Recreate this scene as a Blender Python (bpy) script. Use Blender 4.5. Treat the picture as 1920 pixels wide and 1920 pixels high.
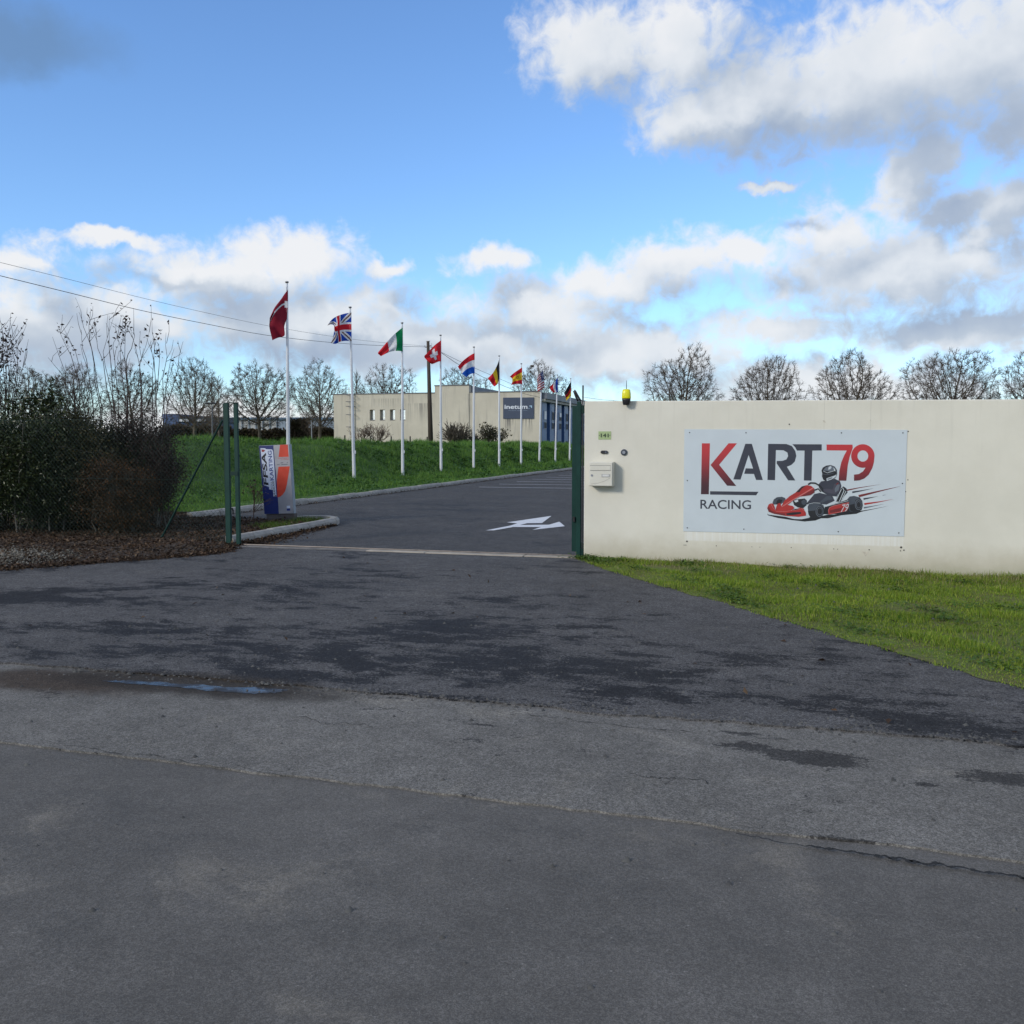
import bpy, bmesh, math, random
import numpy as np
from mathutils import Vector, Matrix

sc = bpy.context.scene
for _o in list(bpy.data.objects):
    bpy.data.objects.remove(_o)
COL = sc.collection
random.seed(7)
RNG = np.random.default_rng(11)

# ------------------------------------------------------------------ camera
F, HZ, EYE = 1775.0, 830.0, 1.6          # focal length and horizon row of the photograph, eye height
TH = math.atan((960 - HZ) / F)
cam_d = bpy.data.cameras.new('camera')
cam_d.sensor_width = 36.0
cam_d.lens = F / 1920 * 36
cam_d.clip_start, cam_d.clip_end = 0.05, 6000
cam = bpy.data.objects.new('camera', cam_d)
cam.location = (0, 0, EYE)
cam.rotation_euler = (math.pi / 2 - TH, 0, 0)
COL.objects.link(cam)
sc.camera = cam

# ------------------------------------------------------------------ render and exposure
sc.render.engine = 'CYCLES'
sc.cycles.use_denoising = True
sc.cycles.max_bounces = 6
sc.cycles.transparent_max_bounces = 8
sc.view_settings.view_transform = 'Standard'
sc.view_settings.look = 'None'
sc.view_settings.gamma = 1.0
sc.view_settings.exposure = 0.0
sc.view_settings.use_curve_mapping = False

# ------------------------------------------------------------------ site frame: U along the wall, V into the drive
ANG = math.radians(16.0)
U = Vector((math.cos(ANG), -math.sin(ANG), 0))
V = Vector((math.sin(ANG), math.cos(ANG), 0))


def S(u, v, z=0.0):
    return Vector((U.x * u + V.x * v, U.y * u + V.y * v, z))


def ray(px, py):
    x, y = (px - 960) / F, (960 - py) / F
    return Vector((x, math.cos(TH) + y * math.sin(TH), -math.sin(TH) + y * math.cos(TH)))


def ground(px, py, z=0.0):
    d = ray(px, py)
    return d * ((z - EYE) / d.z) + Vector((0, 0, EYE))


def depth(px, py, Y):
    d = ray(px, py)
    return d * (Y / d.y) + Vector((0, 0, EYE))


def plane(px, py, v):
    """the point seen at a pixel on the upright plane parallel to the wall at site depth v"""
    d = ray(px, py)
    return d * (v / d.dot(V)) + Vector((0, 0, EYE))


# ------------------------------------------------------------------ node helper
class G:
    def __init__(s, tree):
        s.t = tree

    def n(s, typ, ins=(), **props):
        nd = s.t.nodes.new(typ)
        for k, v in props.items():
            setattr(nd, k, v)
        for k, v in (ins.items() if isinstance(ins, dict) else enumerate(ins)):
            s.set(nd.inputs[k], v)
        return nd

    def set(s, sock, v):
        if v is None:
            return
        if isinstance(v, bpy.types.NodeSocket):
            s.t.links.new(v, sock)
        else:
            sock.default_value = v

    def m(s, op, a, b=None, c=None, clamp=False):
        nd = s.n('ShaderNodeMath', [a, b, c], operation=op)
        nd.use_clamp = clamp
        return nd.outputs[0]

    def vm(s, op, a, b=None, c=None):
        nd = s.n('ShaderNodeVectorMath', operation=op)
        s.set(nd.inputs[0], a)
        s.set(nd.inputs[1], b)
        if c is not None:
            s.set(nd.inputs[2], c)
        return nd.outputs['Value'] if op in ('LENGTH', 'DOT_PRODUCT', 'DISTANCE') else nd.outputs[0]

    def mix(s, f, a, b, blend='MIX'):
        nd = s.n('ShaderNodeMix', data_type='RGBA', blend_type=blend)
        s.set(nd.inputs[0], f)
        s.set(nd.inputs[6], a if not isinstance(a, tuple) or len(a) == 4 else (*a, 1))
        s.set(nd.inputs[7], b if not isinstance(b, tuple) or len(b) == 4 else (*b, 1))
        return nd.outputs[2]

    def noise(s, vec, scale, detail=4.0, rough=0.55, dist=0.0, color=False):
        nd = s.n('ShaderNodeTexNoise', {'Vector': vec, 'Scale': scale, 'Detail': detail,
                                        'Roughness': rough, 'Distortion': dist})
        return nd.outputs['Color' if color else 'Fac']

    def step(s, x, lo, hi, a=0.0, b=1.0):
        nd = s.n('ShaderNodeMapRange', {'Value': x, 'From Min': lo, 'From Max': hi, 'To Min': a, 'To Max': b},
                 interpolation_type='SMOOTHSTEP')
        return nd.outputs[0]

    def comb(s, x, y, z):
        return s.n('ShaderNodeCombineXYZ', [x, y, z]).outputs[0]

    def sep(s, v):
        return s.n('ShaderNodeSeparateXYZ', [v]).outputs

    def scale(s, v, k):
        return s.vm('MULTIPLY', v, k if isinstance(k, tuple) else (k, k, k))


# ------------------------------------------------------------------ sun and sky
SUN_EL = math.radians(25)
_sh = (V * -0.80 + U * -0.60)                       # towards the sun: behind the camera, to the left
SUN_DIR = Vector((_sh.x * math.cos(SUN_EL), _sh.y * math.cos(SUN_EL), math.sin(SUN_EL)))
sun_d = bpy.data.lights.new('sun', 'SUN')
sun_d.energy, sun_d.angle, sun_d.color = 2.2, math.radians(11), (1.0, 0.92, 0.80)
sun = bpy.data.objects.new('sun', sun_d)
sun.rotation_euler = SUN_DIR.to_track_quat('Z', 'Y').to_euler()
sun.location = SUN_DIR * 30
COL.objects.link(sun)

world = bpy.data.worlds.new('World')
sc.world = world
world.use_nodes = True
wt = world.node_tree
wt.nodes.clear()
w = G(wt)
SKY_STRENGTH = 0.14
sky = w.n('ShaderNodeTexSky', sky_type='NISHITA', sun_disc=False, sun_elevation=SUN_EL,
          sun_rotation=math.atan2(SUN_DIR.x, SUN_DIR.y), altitude=0, air_density=1.0, dust_density=0.3, ozone_density=3.0)
dirv = w.n('ShaderNodeTexCoord').outputs['Generated']
dx, dy, dz = w.sep(dirv)
az = w.m('MULTIPLY', w.m('ARCTAN2', dx, dy), 57.2958)
el = w.m('MULTIPLY', w.m('ARCSINE', dz), 57.2958)
AE = w.comb(az, el, 0.0)


def ae(px, py):
    d = ray(px, py).normalized()
    return math.degrees(math.atan2(d.x, d.y)), math.degrees(math.asin(d.z))


# cloud banks: pixel centre and half sizes in the photograph; the last number lifts or thins the bank
BLOBS = [
    (1110, 85, 150, 90), (1270, 75, 150, 105), (1400, 190, 210, 105), (1300, 235, 120, 65),
    (1640, 140, 290, 140), (1860, 120, 240, 140), (1960, 235, 170, 60), (1720, 330, 56, 110), (1780, 405, 60, 36),
    (1860, 410, 120, 70), (1570, 435, 125, 62), (1680, 510, 340, 88), (1810, 610, 240, 55),
    (1250, 500, 120, 62), (1170, 535, 180, 50), (1380, 480, 120, 38), (1460, 612, 165, 36),
    (925, 495, 92, 36), (720, 510, 62, 26), (40, 488, 62, 34), (110, 608, 275, 98), (420, 520, 215, 52), (540, 485, 120, 50),
    (560, 600, 310, 84), (300, 605, 45, 34), (200, 455, 140, 18), (1010, 590, 200, 66), (800, 645, 390, 74), (1150, 660, 330, 70), (1560, 720, 420, 62),
    (480, 800, 700, 50), (1300, 800, 500, 50), (1450, 345, 60, 14),
]


# wind-torn edges: the same warp serves the outline and its shading
n1 = w.vm('SUBTRACT', w.noise(AE, 0.11, 2.0, 0.5, color=True), (0.5, 0.5, 0.5))
n2 = w.vm('SUBTRACT', w.noise(AE, 0.40, 5.0, 0.55, color=True), (0.5, 0.5, 0.5))
Q0 = w.vm('MULTIPLY_ADD', n2, (3.6, 3.0, 0), w.vm('MULTIPLY_ADD', n1, (4.5, 2.6, 0), AE))


def cloud_field(Q):
    d = None
    for px, py, rx, ry in BLOBS:
        a, e = ae(px, py)
        kx, ky = F / 57.2958 / rx, F / 57.2958 / ry
        L = w.vm('LENGTH', w.vm('MULTIPLY_ADD', Q, (kx, ky, 0), (-a * kx, -e * ky, 0)))
        d = L if d is None else w.n('ShaderNodeMath', [d, L, 0.35], operation='SMOOTH_MIN').outputs[0]
    return w.m('SUBTRACT', 1.0, d)


lightshift = (-1.5, 1.9, 0)
f0 = cloud_field(Q0)
f1 = cloud_field(w.vm('ADD', Q0, lightshift))
# outside the photograph's frame the same broken cumulus goes on
D3 = w.vm('MULTIPLY', dirv, (1, 1, 2.2))
gen = w.m('MULTIPLY_ADD', w.noise(D3, 3.1, 5.0, 0.58, 0.3), 5.0, -2.55)
gen = w.m('ADD', gen, w.step(el, 0, 40, 0.55, 0.38))
frame = w.m('MULTIPLY', w.step(w.m('ABSOLUTE', az), 29, 36, 1, 0), w.step(el, 25, 31, 1, 0))


def lerp(t, a, b):
    return w.m('MULTIPLY_ADD', w.m('SUBTRACT', b, a), t, a)


fine = w.m('MULTIPLY', w.m('SUBTRACT', w.noise(AE, 0.75, 6.0, 0.60, 0.4), 0.5), 1.25)
dens = lerp(frame, gen, w.m('ADD', f0, fine))
grad = lerp(frame, 0.1, w.m('SUBTRACT', f0, f1))
cover = w.step(dens, -0.16, 0.62)
shade = w.m('MULTIPLY_ADD', grad, 0.58, 0.60)
shade = w.m('SUBTRACT', shade, w.step(dens, 0.3, 1.2, 0.0, 0.22))
shade = w.m('MULTIPLY_ADD', fine, 0.28, shade)
# heavier, shaded bellies of the banks
DARK = [(1722, 345, 58, 110), (1770, 408, 75, 34), (1890, 405, 60, 60), (1790, 605, 230, 40), (1480, 275, 330, 45), (1930, 250, 110, 60), (100, 640, 220, 60),
        (640, 655, 260, 36), (420, 545, 110, 40), (900, 610, 160, 34), (330, 480, 120, 24)]
wob = w.vm('MULTIPLY_ADD', n2, (4.0, 3.0, 0), AE)
dk = None
for px, py, rx, ry in DARK:
    a, e = ae(px, py)
    kx, ky = F / 57.2958 / rx, F / 57.2958 / ry
    L = w.vm('LENGTH', w.vm('MULTIPLY_ADD', wob, (kx, ky, 0), (-a * kx, -e * ky, 0)))
    dk = L if dk is None else w.n('ShaderNodeMath', [dk, L, 0.3], operation='SMOOTH_MIN').outputs[0]
shade = w.m('SUBTRACT', shade, w.step(dk, 0.3, 1.3, 0.36, 0.0))
soft = w.noise(AE, 0.16, 4.0, 0.55)
shade = w.m('MULTIPLY_ADD', w.m('SUBTRACT', soft, 0.5), 1.0, shade, clamp=True)
K = 1.0 / SKY_STRENGTH
ramp = w.n('ShaderNodeValToRGB', [shade])
cr = ramp.color_ramp
cr.elements[0].position, cr.elements[0].color = 0.0, (0.37, 0.45, 0.585, 1)
cr.elements[1].position, cr.elements[1].color = 1.0, (0.88, 0.89, 0.91, 1)
e_ = cr.elements.new(0.4)
e_.color = (0.50, 0.57, 0.67, 1)
e_ = cr.elements.new(0.72)
e_.color = (0.76, 0.80, 0.85, 1)
cloud = w.vm('MULTIPLY', ramp.outputs[0], (K, K, K))
blue = w.vm('MULTIPLY', sky.outputs[0], (1.08, 1.30, 1.57))
skycol = w.mix(w.m('MULTIPLY', cover, 0.97), blue, cloud)
# the small dark scud in the upper left
_a, _e = ae(40, 60)
_kx, _ky = F / 57.2958 / 190, F / 57.2958 / 62
scud = w.vm('LENGTH', w.vm('MULTIPLY_ADD', Q0, (_kx, _ky, 0), (-_a * _kx, -_e * _ky, 0)))
skycol = w.mix(w.step(scud, 0.2, 1.15, 0.72, 0.0), skycol, (0.155 * K, 0.27 * K, 0.46 * K))
bg = w.n('ShaderNodeBackground', {'Color': skycol, 'Strength': SKY_STRENGTH})
wo = w.n('ShaderNodeOutputWorld')
wt.links.new(bg.outputs[0], wo.inputs[0])
world.cycles.sampling_method = 'MANUAL'
world.cycles.sample_map_resolution = 512


# ------------------------------------------------------------------ materials
def new_mat(name):
    mt = bpy.data.materials.new(name)
    mt.use_nodes = True
    g = G(mt.node_tree)
    return mt, g, mt.node_tree.nodes['Principled BSDF']


def lin(r, gg=None, b=None):
    """sRGB 0-255 to linear"""
    f = lambda c: ((c / 255 + 0.055) / 1.055) ** 2.4 if c > 10 else c / 255 / 12.92
    return (f(r), f(gg), f(b))


MATS = {}


def plain(name, col, rough=0.6, metal=0.0, var=0.12, scale=6.0, bump=0.0, bscale=60.0, spec=0.5, stretch=(1, 1, 1)):
    """a base colour with uneven wear and a little relief"""
    if name in MATS:
        return MATS[name]
    mt, g, b = new_mat(name)
    pos = g.vm('MULTIPLY', g.n('ShaderNodeNewGeometry').outputs['Position'], stretch)
    f = g.noise(pos, scale, 6, 0.6)
    c = g.mix(g.step(f, 0.3, 0.7), tuple(x * (1 - var) for x in col), tuple(min(1, x * (1 + var)) for x in col))
    g.set(b.inputs['Base Color'], c)
    g.set(b.inputs['Roughness'], g.step(f, 0.2, 0.8, max(0.02, rough - 0.08), min(1, rough + 0.08)))
    b.inputs['Metallic'].default_value = metal
    b.inputs['Specular IOR Level'].default_value = spec
    if bump:
        bn = g.n('ShaderNodeBump', {'Strength': bump, 'Distance': 0.01, 'Height': g.noise(pos, bscale, 5, 0.6)})
        g.set(b.inputs['Normal'], bn.outputs[0])
    MATS[name] = mt
    return mt


def leafy(name, cols, rough=0.55, trans=0.25, lo=0.0):
    """foliage: every leaf or blade picks its own tone"""
    mt, g, b = new_mat(name)
    geo = g.n('ShaderNodeNewGeometry')
    rp = g.n('ShaderNodeValToRGB', [geo.outputs['Random Per Island']])
    els = rp.color_ramp.elements
    while len(els) < len(cols):
        els.new(0.5)
    for i, c in enumerate(cols):
        els[i].position = i / (len(cols) - 1)
        els[i].color = (*c, 1)
    big = g.noise(geo.outputs['Position'], 0.9, 4, 0.6)
    c = g.mix(g.step(big, 0.35, 0.65, 0.0, 0.55), rp.outputs[0], g.vm('MULTIPLY', rp.outputs[0], (0.45, 0.5, 0.5)))
    g.set(b.inputs['Base Color'], c)
    b.inputs['Roughness'].default_value = rough
    b.inputs['Specular IOR Level'].default_value = 0.3
    tr = g.n('ShaderNodeBsdfTranslucent', {'Color': c})
    mx = g.n('ShaderNodeMixShader', [trans, b.outputs[0], tr.outputs[0]])
    g.t.links.new(mx.outputs[0], g.t.nodes['Material Output'].inputs[0])
    MATS[name] = mt
    return mt


# ------------------------------------------------------------------ object helpers
def tag(o, label=None, cat=None, group=None, kind=None):
    for k, v in (('label', label), ('category', cat), ('group', group), ('kind', kind)):
        if v:
            o[k] = v
    return o


def thing(name, loc, label, cat, group=None):
    o = bpy.data.objects.new(name, None)
    o.empty_display_size = 0.2
    o.location = loc
    COL.objects.link(o)
    return tag(o, label, cat, group)


def worldpos(o):
    p = Vector((0, 0, 0))
    while o is not None:
        p = p + Vector(o.location)
        o = o.parent
    return p


def link_mesh(name, me, mat, parent=None, origin=None, smooth=False):
    """mesh given in world coordinates; the origin is the thing's base"""
    og = worldpos(parent) if parent is not None else (Vector(origin) if origin is not None else Vector((0, 0, 0)))
    if og.length:
        me.transform(Matrix.Translation(-og))
    if mat is not None:
        for x in (mat if isinstance(mat, (list, tuple)) else [mat]):
            me.materials.append(x)
    if smooth:
        me.polygons.foreach_set('use_smooth', np.ones(len(me.polygons), dtype=bool))
    o = bpy.data.objects.new(name, me)
    COL.objects.link(o)
    if parent is not None:
        o.parent = parent
    else:
        o.location = og
    return o


def arr_mesh(name, verts, faces):
    """fast mesh from arrays; all faces have the same number of corners"""
    verts = np.asarray(verts, dtype=np.float32)
    faces = np.asarray(faces, dtype=np.int32)
    me = bpy.data.meshes.new(name)
    me.vertices.add(len(verts))
    me.vertices.foreach_set('co', verts.ravel())
    k = faces.shape[1]
    me.loops.add(faces.size)
    me.loops.foreach_set('vertex_index', faces.ravel())
    me.polygons.add(len(faces))
    me.polygons.foreach_set('loop_start', np.arange(0, faces.size, k, dtype=np.int32))
    me.polygons.foreach_set('loop_total', np.full(len(faces), k, dtype=np.int32))
    me.update(calc_edges=True)
    me.validate()
    return me


class MB:
    """collects simple shapes into one mesh"""

    def __init__(s):
        s.v, s.f = [], []

    def add(s, vs, fs):
        k = len(s.v)
        s.v += [tuple(x) for x in vs]
        s.f += [tuple(i + k for i in f) for f in fs]
        return s

    def hexa(s, p):
        """8 corners: bottom ring then top ring"""
        return s.add(p, [(3, 2, 1, 0), (4, 5, 6, 7), (0, 1, 5, 4), (1, 2, 6, 5), (2, 3, 7, 6), (3, 0, 4, 7)])

    def box(s, c, size, ax=None):
        ax = ax or (U, V, Vector((0, 0, 1)))
        c = Vector(c)
        h = [ax[i] * (size[i] / 2) for i in range(3)]
        return s.hexa([c + h[0] * a + h[1] * b + h[2] * z for z in (-1, 1) for a, b in ((-1, -1), (1, -1), (1, 1), (-1, 1))])

    def slab(s, u0, u1, v0, v1, z0, z1):
        return s.hexa([S(a, b, z) for z in (z0, z1) for a, b in ((u0, v0), (u1, v0), (u1, v1), (u0, v1))])

    def tube(s, pts, r, n=8, cap=True):
        pts = [Vector(p) for p in pts]
        rs = r if isinstance(r, (list, tuple)) else [r] * len(pts)
        k = len(s.v)
        for i, p in enumerate(pts):
            d = (pts[min(i + 1, len(pts) - 1)] - pts[max(i - 1, 0)]).normalized()
            a = d.cross(Vector((0, 0, 1)) if abs(d.z) < 0.9 else Vector((1, 0, 0))).normalized()
            b = d.cross(a)
            for j in range(n):
                t = 2 * math.pi * j / n
                s.v.append(tuple(p + (a * math.cos(t) + b * math.sin(t)) * rs[i]))
        for i in range(len(pts) - 1):
            for j in range(n):
                j2 = (j + 1) % n
                s.f.append((k + i * n + j, k + i * n + j2, k + (i + 1) * n + j2, k + (i + 1) * n + j))
        if cap:
            s.f.append(tuple(k + j for j in range(n))[::-1])
            s.f.append(tuple(k + (len(pts) - 1) * n + j for j in range(n)))
        return s

    def poly(s, pts):
        return s.add(pts, [tuple(range(len(pts)))])

    def prism(s, pts, off):
        """a flat outline with thickness"""
        n = len(pts)
        pts = [Vector(p) for p in pts]
        vs = pts + [p + Vector(off) for p in pts]
        fs = [tuple(range(n)), tuple(range(2 * n - 1, n - 1, -1))]
        fs += [((i + 1) % n, i, n + i, n + (i + 1) % n) for i in range(n)]
        return s.add(vs, fs)

    def build(s, name, mat, parent=None, origin=None, smooth=False, bevel=0.0):
        me = bpy.data.meshes.new(name)
        me.from_pydata(s.v, [], s.f)
        bm = bmesh.new()
        bm.from_mesh(me)
        if bevel:
            bmesh.ops.bevel(bm, geom=[e for e in bm.edges if len(e.link_faces) == 2 and e.calc_face_angle(0) > 0.6],
                            offset=bevel, segments=2, affect='EDGES', profile=0.5)
        bmesh.ops.recalc_face_normals(bm, faces=bm.faces)
        bm.to_mesh(me)
        bm.free()
        return link_mesh(name, me, mat, parent, origin, smooth)


def dup(o, loc, rot=None, parent=None, scale=None, name=None):
    c = o.copy()
    COL.objects.link(c)
    c.location = loc
    if rot is not None:
        c.rotation_euler = rot
    if scale is not None:
        c.scale = scale
    c.parent = parent
    return c


def flat_outline(px_pts, v):
    return [plane(x, y, v) for x, y in px_pts]


_tcache = {}


def text_shape(body, bold=0.0, shear=0.0):
    """outline of lettering as vertices scaled to a unit box, and faces"""
    cu = bpy.data.curves.new('lettering', 'FONT')
    cu.body, cu.offset, cu.shear, cu.resolution_u = body, bold, shear, 4
    ob = bpy.data.objects.new('lettering', cu)
    COL.objects.link(ob)
    dg = bpy.context.evaluated_depsgraph_get()
    me = bpy.data.meshes.new_from_object(ob.evaluated_get(dg))
    vs = [Vector(v.co) for v in me.vertices]
    fs = [tuple(p.vertices) for p in me.polygons]
    bpy.data.objects.remove(ob)
    bpy.data.meshes.remove(me)
    x0, x1 = min(v.x for v in vs), max(v.x for v in vs)
    y0, y1 = min(v.y for v in vs), max(v.y for v in vs)
    return [((v.x - x0) / (x1 - x0), (v.y - y0) / (y1 - y0)) for v in vs], fs


def lettering(name, body, o, xe, up, v, mat, parent, bold=0.0, shear=0.0):
    """words printed on an upright plane: o, xe, up are pixels of the lower left, lower right and upper left corner"""
    vs, fs = text_shape(body, bold, shear)
    pts = [plane(o[0] + (xe[0] - o[0]) * a + (up[0] - o[0]) * b, o[1] + (xe[1] - o[1]) * a + (up[1] - o[1]) * b, v) for a, b in vs]
    mb = MB()
    mb.add(pts, fs)
    return mb.build(name, mat, parent)

# =================================================================== GROUND AND PAVING
GATE_V = 12.7          # site depth of the wall and gate line
ROAD_V, APRON_V = 3.93, 5.4


def asphalt(name, base, patch=None, patch_lo=0.52, patch_w=0.07, dust=0.35, fine=1.0, wet=None, mud=None, grain=260.0, tint=(1, 1, 1)):
    mt, g, b = new_mat(name)
    pos = g.n('ShaderNodeNewGeometry').outputs['Position']
    rel = g.vm('SUBTRACT', pos, tuple(S(0, 5)))
    su = g.vm('DOT_PRODUCT', pos, tuple(U))
    sv = g.vm('DOT_PRODUCT', pos, tuple(V))
    suv = g.comb(su, sv, 0.0)
    big = g.noise(suv, 0.7, 6, 0.6)
    mid = g.noise(suv, 5.0, 6, 0.65)
    gr = g.n('ShaderNodeTexVoronoi', {'Vector': pos, 'Scale': grain, 'Randomness': 1.0}).outputs['Color']
    grv = g.sep(gr)[0]
    speck = g.noise(pos, grain * 0.35, 3, 0.7)
    c = g.mix(g.step(big, 0.3, 0.72), tuple(x * 0.86 for x in base), tuple(x * 1.14 for x in base))
    # pale dust worn into the surface
    dm = g.m('MULTIPLY', g.step(g.noise(g.vm('ADD', suv, (7.3, 2.1, 0)), 1.3, 8, 0.68, 0.6), 0.53, 0.75), dust)
    c = g.mix(dm, c, tuple(x * y for x, y in zip(base, (2.0, 1.9, 1.7))))
    rough = g.step(big, 0.2, 0.8, 0.86, 0.96)
    if patch:
        # damp and tar-dark areas, strung out along the road's direction
        pv = g.vm('MULTIPLY', suv, (0.65, 1.2, 1))
        n = g.noise(pv, 0.9, 9, 0.66, 0.35)
        n = g.m('ADD', n, g.m('MULTIPLY', g.m('SUBTRACT', g.noise(g.vm('MULTIPLY', suv, (0.65, 1.15, 1)), 3.6, 9, 0.74), 0.5), 1.25))
        n = g.m('ADD', n, g.m('MULTIPLY', g.m('SUBTRACT', g.noise(pos, 42.0, 4, 0.8), 0.5), 0.75))
        for (cu, cv, ru, rv, amp) in (wet or []):
            q = g.vm('LENGTH', g.vm('MULTIPLY_ADD', suv, (1 / ru, 1 / rv, 0), (-cu / ru, -cv / rv, 0)))
            n = g.m('ADD', n, g.step(q, 0.0, 1.25, amp * 1.35, 0.0))
        pm = g.step(n, patch_lo, patch_lo + patch_w)
        pm = g.m('MULTIPLY', pm, g.step(speck, 0.30, 0.55, 0.72, 1.0))
        c = g.mix(pm, c, patch)
        rough = g.m('SUBTRACT', rough, g.m('MULTIPLY', pm, 0.12))
    for (cu, cv, ru, rv, col) in (mud or []):
        wv = g.vm('MULTIPLY_ADD', g.vm('SUBTRACT', g.noise(suv, 3.0, 5, 0.6, color=True), (0.5, 0.5, 0.5)), (0.7, 0.3, 0), suv)
        q = g.vm('LENGTH', g.vm('MULTIPLY_ADD', wv, (1 / ru, 1 / rv, 0), (-cu / ru, -cv / rv, 0)))
        c = g.mix(g.step(q, 0.45, 1.0, 0.9, 0.0), c, col)
    gr2 = g.sep(g.n('ShaderNodeTexVoronoi', {'Vector': pos, 'Scale': grain * 0.33, 'Randomness': 1.0}).outputs['Color'])[1]
    gm_ = g.m('MULTIPLY', g.step(grv, 0, 1, 0.5, 1.5), g.step(gr2, 0, 1, 0.78, 1.24))
    gm_ = g.m('MULTIPLY', gm_, g.step(mid, 0.25, 0.75, 0.82, 1.18))
    gm_ = g.m('MULTIPLY_ADD', g.m('SUBTRACT', gm_, 1.0), fine, 1.0)
    c = g.vm('MULTIPLY', c, g.comb(gm_, gm_, gm_))
    # scattered pale chippings
    st = g.n('ShaderNodeTexVoronoi', {'Vector': pos, 'Scale': 26.0, 'Randomness': 1.0})
    chip = g.m('MULTIPLY', g.step(st.outputs['Distance'], 0.05, 0.13, 1, 0), g.step(g.sep(st.outputs['Color'])[1], 0.72, 0.76))
    c = g.mix(g.m('MULTIPLY', chip, 0.75), c, (0.26, 0.25, 0.23))
    g.set(b.inputs['Base Color'], g.vm('MULTIPLY', c, tint))
    g.set(b.inputs['Roughness'], rough)
    b.inputs['Specular IOR Level'].default_value = 0.16
    h = g.m('ADD', g.m('MULTIPLY', grv, 0.6), g.m('MULTIPLY', speck, 0.6))
    h = g.m('ADD', h, g.m('MULTIPLY', mid, 1.2))
    bn = g.n('ShaderNodeBump', {'Strength': 0.55, 'Distance': 0.006, 'Height': h})
    g.set(b.inputs['Normal'], bn.outputs[0])
    return mt


def site(p):
    return p.dot(U), p.dot(V)


def wetpx(px, py, ru, rv, amp):
    a, b_ = site(ground(px, py))
    return (a, b_, ru, rv, amp)


_pa, _pb = site(ground(330, 1283)), site(ground(110, 1280))
MUD = [(_pb[0], _pb[1] - 0.02, 0.95, 0.36, (0.050, 0.036, 0.026)), (_pa[0] + 0.1, _pa[1] - 0.02, 1.5, 0.32, (0.034, 0.028, 0.023))]
M_ROAD = asphalt('road_asphalt', (0.122, 0.116, 0.108), dust=0.5, grain=300, fine=0.5,
                 patch=(0.100, 0.096, 0.090), patch_lo=0.55, patch_w=0.2)
M_SHOULDER = asphalt('worn_road_edge_asphalt', (0.150, 0.143, 0.131), dust=0.42, grain=230, fine=0.75, patch=(0.042, 0.040, 0.038), patch_lo=0.68, mud=MUD,
                     wet=[wetpx(1530, 1425, 0.42, 0.22, 0.34), wetpx(1370, 1400, 0.30, 0.12, 0.3), wetpx(1640, 1590, 0.40, 0.07, 0.36),
                          wetpx(1860, 1460, 0.3, 0.12, 0.34), wetpx(1735, 1475, 0.08, 0.04, 0.3), wetpx(1400, 1380, 0.4, 0.07, 0.26),
                          wetpx(1510, 1580, 0.2, 0.05, 0.3), wetpx(915, 1362, 0.14, 0.05, 0.2)])
M_APRON = asphalt('driveway_asphalt', (0.090, 0.087, 0.086), dust=0.22, grain=200, patch=(0.018, 0.018, 0.020), patch_lo=0.60, patch_w=0.045,
                  wet=[wetpx(740, 1240, 1.5, 0.8, 0.15), wetpx(1000, 1250, 1.1, 0.7, 0.15), wetpx(560, 1275, 0.8, 0.2, 0.12),
                       wetpx(1230, 1310, 0.6, 0.4, 0.14), wetpx(1250, 1220, 1.3, 0.5, 0.10), wetpx(850, 1180, 1.6, 1.0, 0.12),
                       wetpx(420, 1110, 1.8, 1.2, 0.12), wetpx(90, 1120, 1.5, 1.0, 0.12), wetpx(250, 1195, 2.0, 0.9, 0.11),
                       wetpx(1750, 1360, 0.9, 0.3, 0.16), wetpx(1600, 1320, 0.9, 0.3, 0.10), wetpx(640, 1090, 1.2, 0.9, 0.06),
                       wetpx(1300, 1140, 1.2, 0.8, -0.12), wetpx(1000, 1090, 1.4, 1.0, -0.1), wetpx(800, 1340, 1.6, 0.15, -0.1)],
                  mud=MUD)
M_LOT = asphalt('inner_drive_asphalt', (0.076, 0.074, 0.074), dust=0.25, grain=180, patch=(0.038, 0.039, 0.042), patch_lo=0.62,
                wet=[wetpx(800, 945, 3.0, 2.0, 0.13), wetpx(880, 957, 2.0, 0.8, 0.12), wetpx(640, 960, 1.6, 1.2, 0.10), wetpx(1050, 1018, 0.8, 0.5, 0.10)])
M_SOIL = plain('soil', (0.052, 0.036, 0.024), 0.95, var=0.35, scale=9, bump=0.8, bscale=40)
M_CONC = plain('kerb_concrete', (0.30, 0.285, 0.26), 0.92, var=0.22, scale=5, bump=0.5, bscale=90)
M_PALE_CONC = plain('pale_concrete', (0.34, 0.30, 0.245), 0.9, var=0.2, scale=4, bump=0.4, bscale=70)
M_STEEL = plain('galvanised_steel', (0.30, 0.30, 0.31), 0.45, 0.9, var=0.2, scale=20)


def turf_material(name, a, b2, scale=3.0):
    mt, g, b = new_mat(name)
    pos = g.n('ShaderNodeNewGeometry').outputs['Position']
    f = g.noise(pos, scale, 8, 0.65, 0.4)
    f2 = g.noise(pos, scale * 9, 6, 0.7)
    c = g.mix(g.step(f, 0.35, 0.65), a, b2)
    c = g.mix(0.8, c, g.vm('MULTIPLY', c, g.comb(g.step(f2, 0.2, 0.8, 0.5, 1.4), g.step(f2, 0.2, 0.8, 0.5, 1.4), g.step(f2, 0.2, 0.8, 0.5, 1.3))))
    g.set(b.inputs['Base Color'], c)
    b.inputs['Roughness'].default_value = 0.95
    bn = g.n('ShaderNodeBump', {'Strength': 1.0, 'Distance': 0.05, 'Height': f2})
    g.set(b.inputs['Normal'], bn.outputs[0])
    return mt


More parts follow.
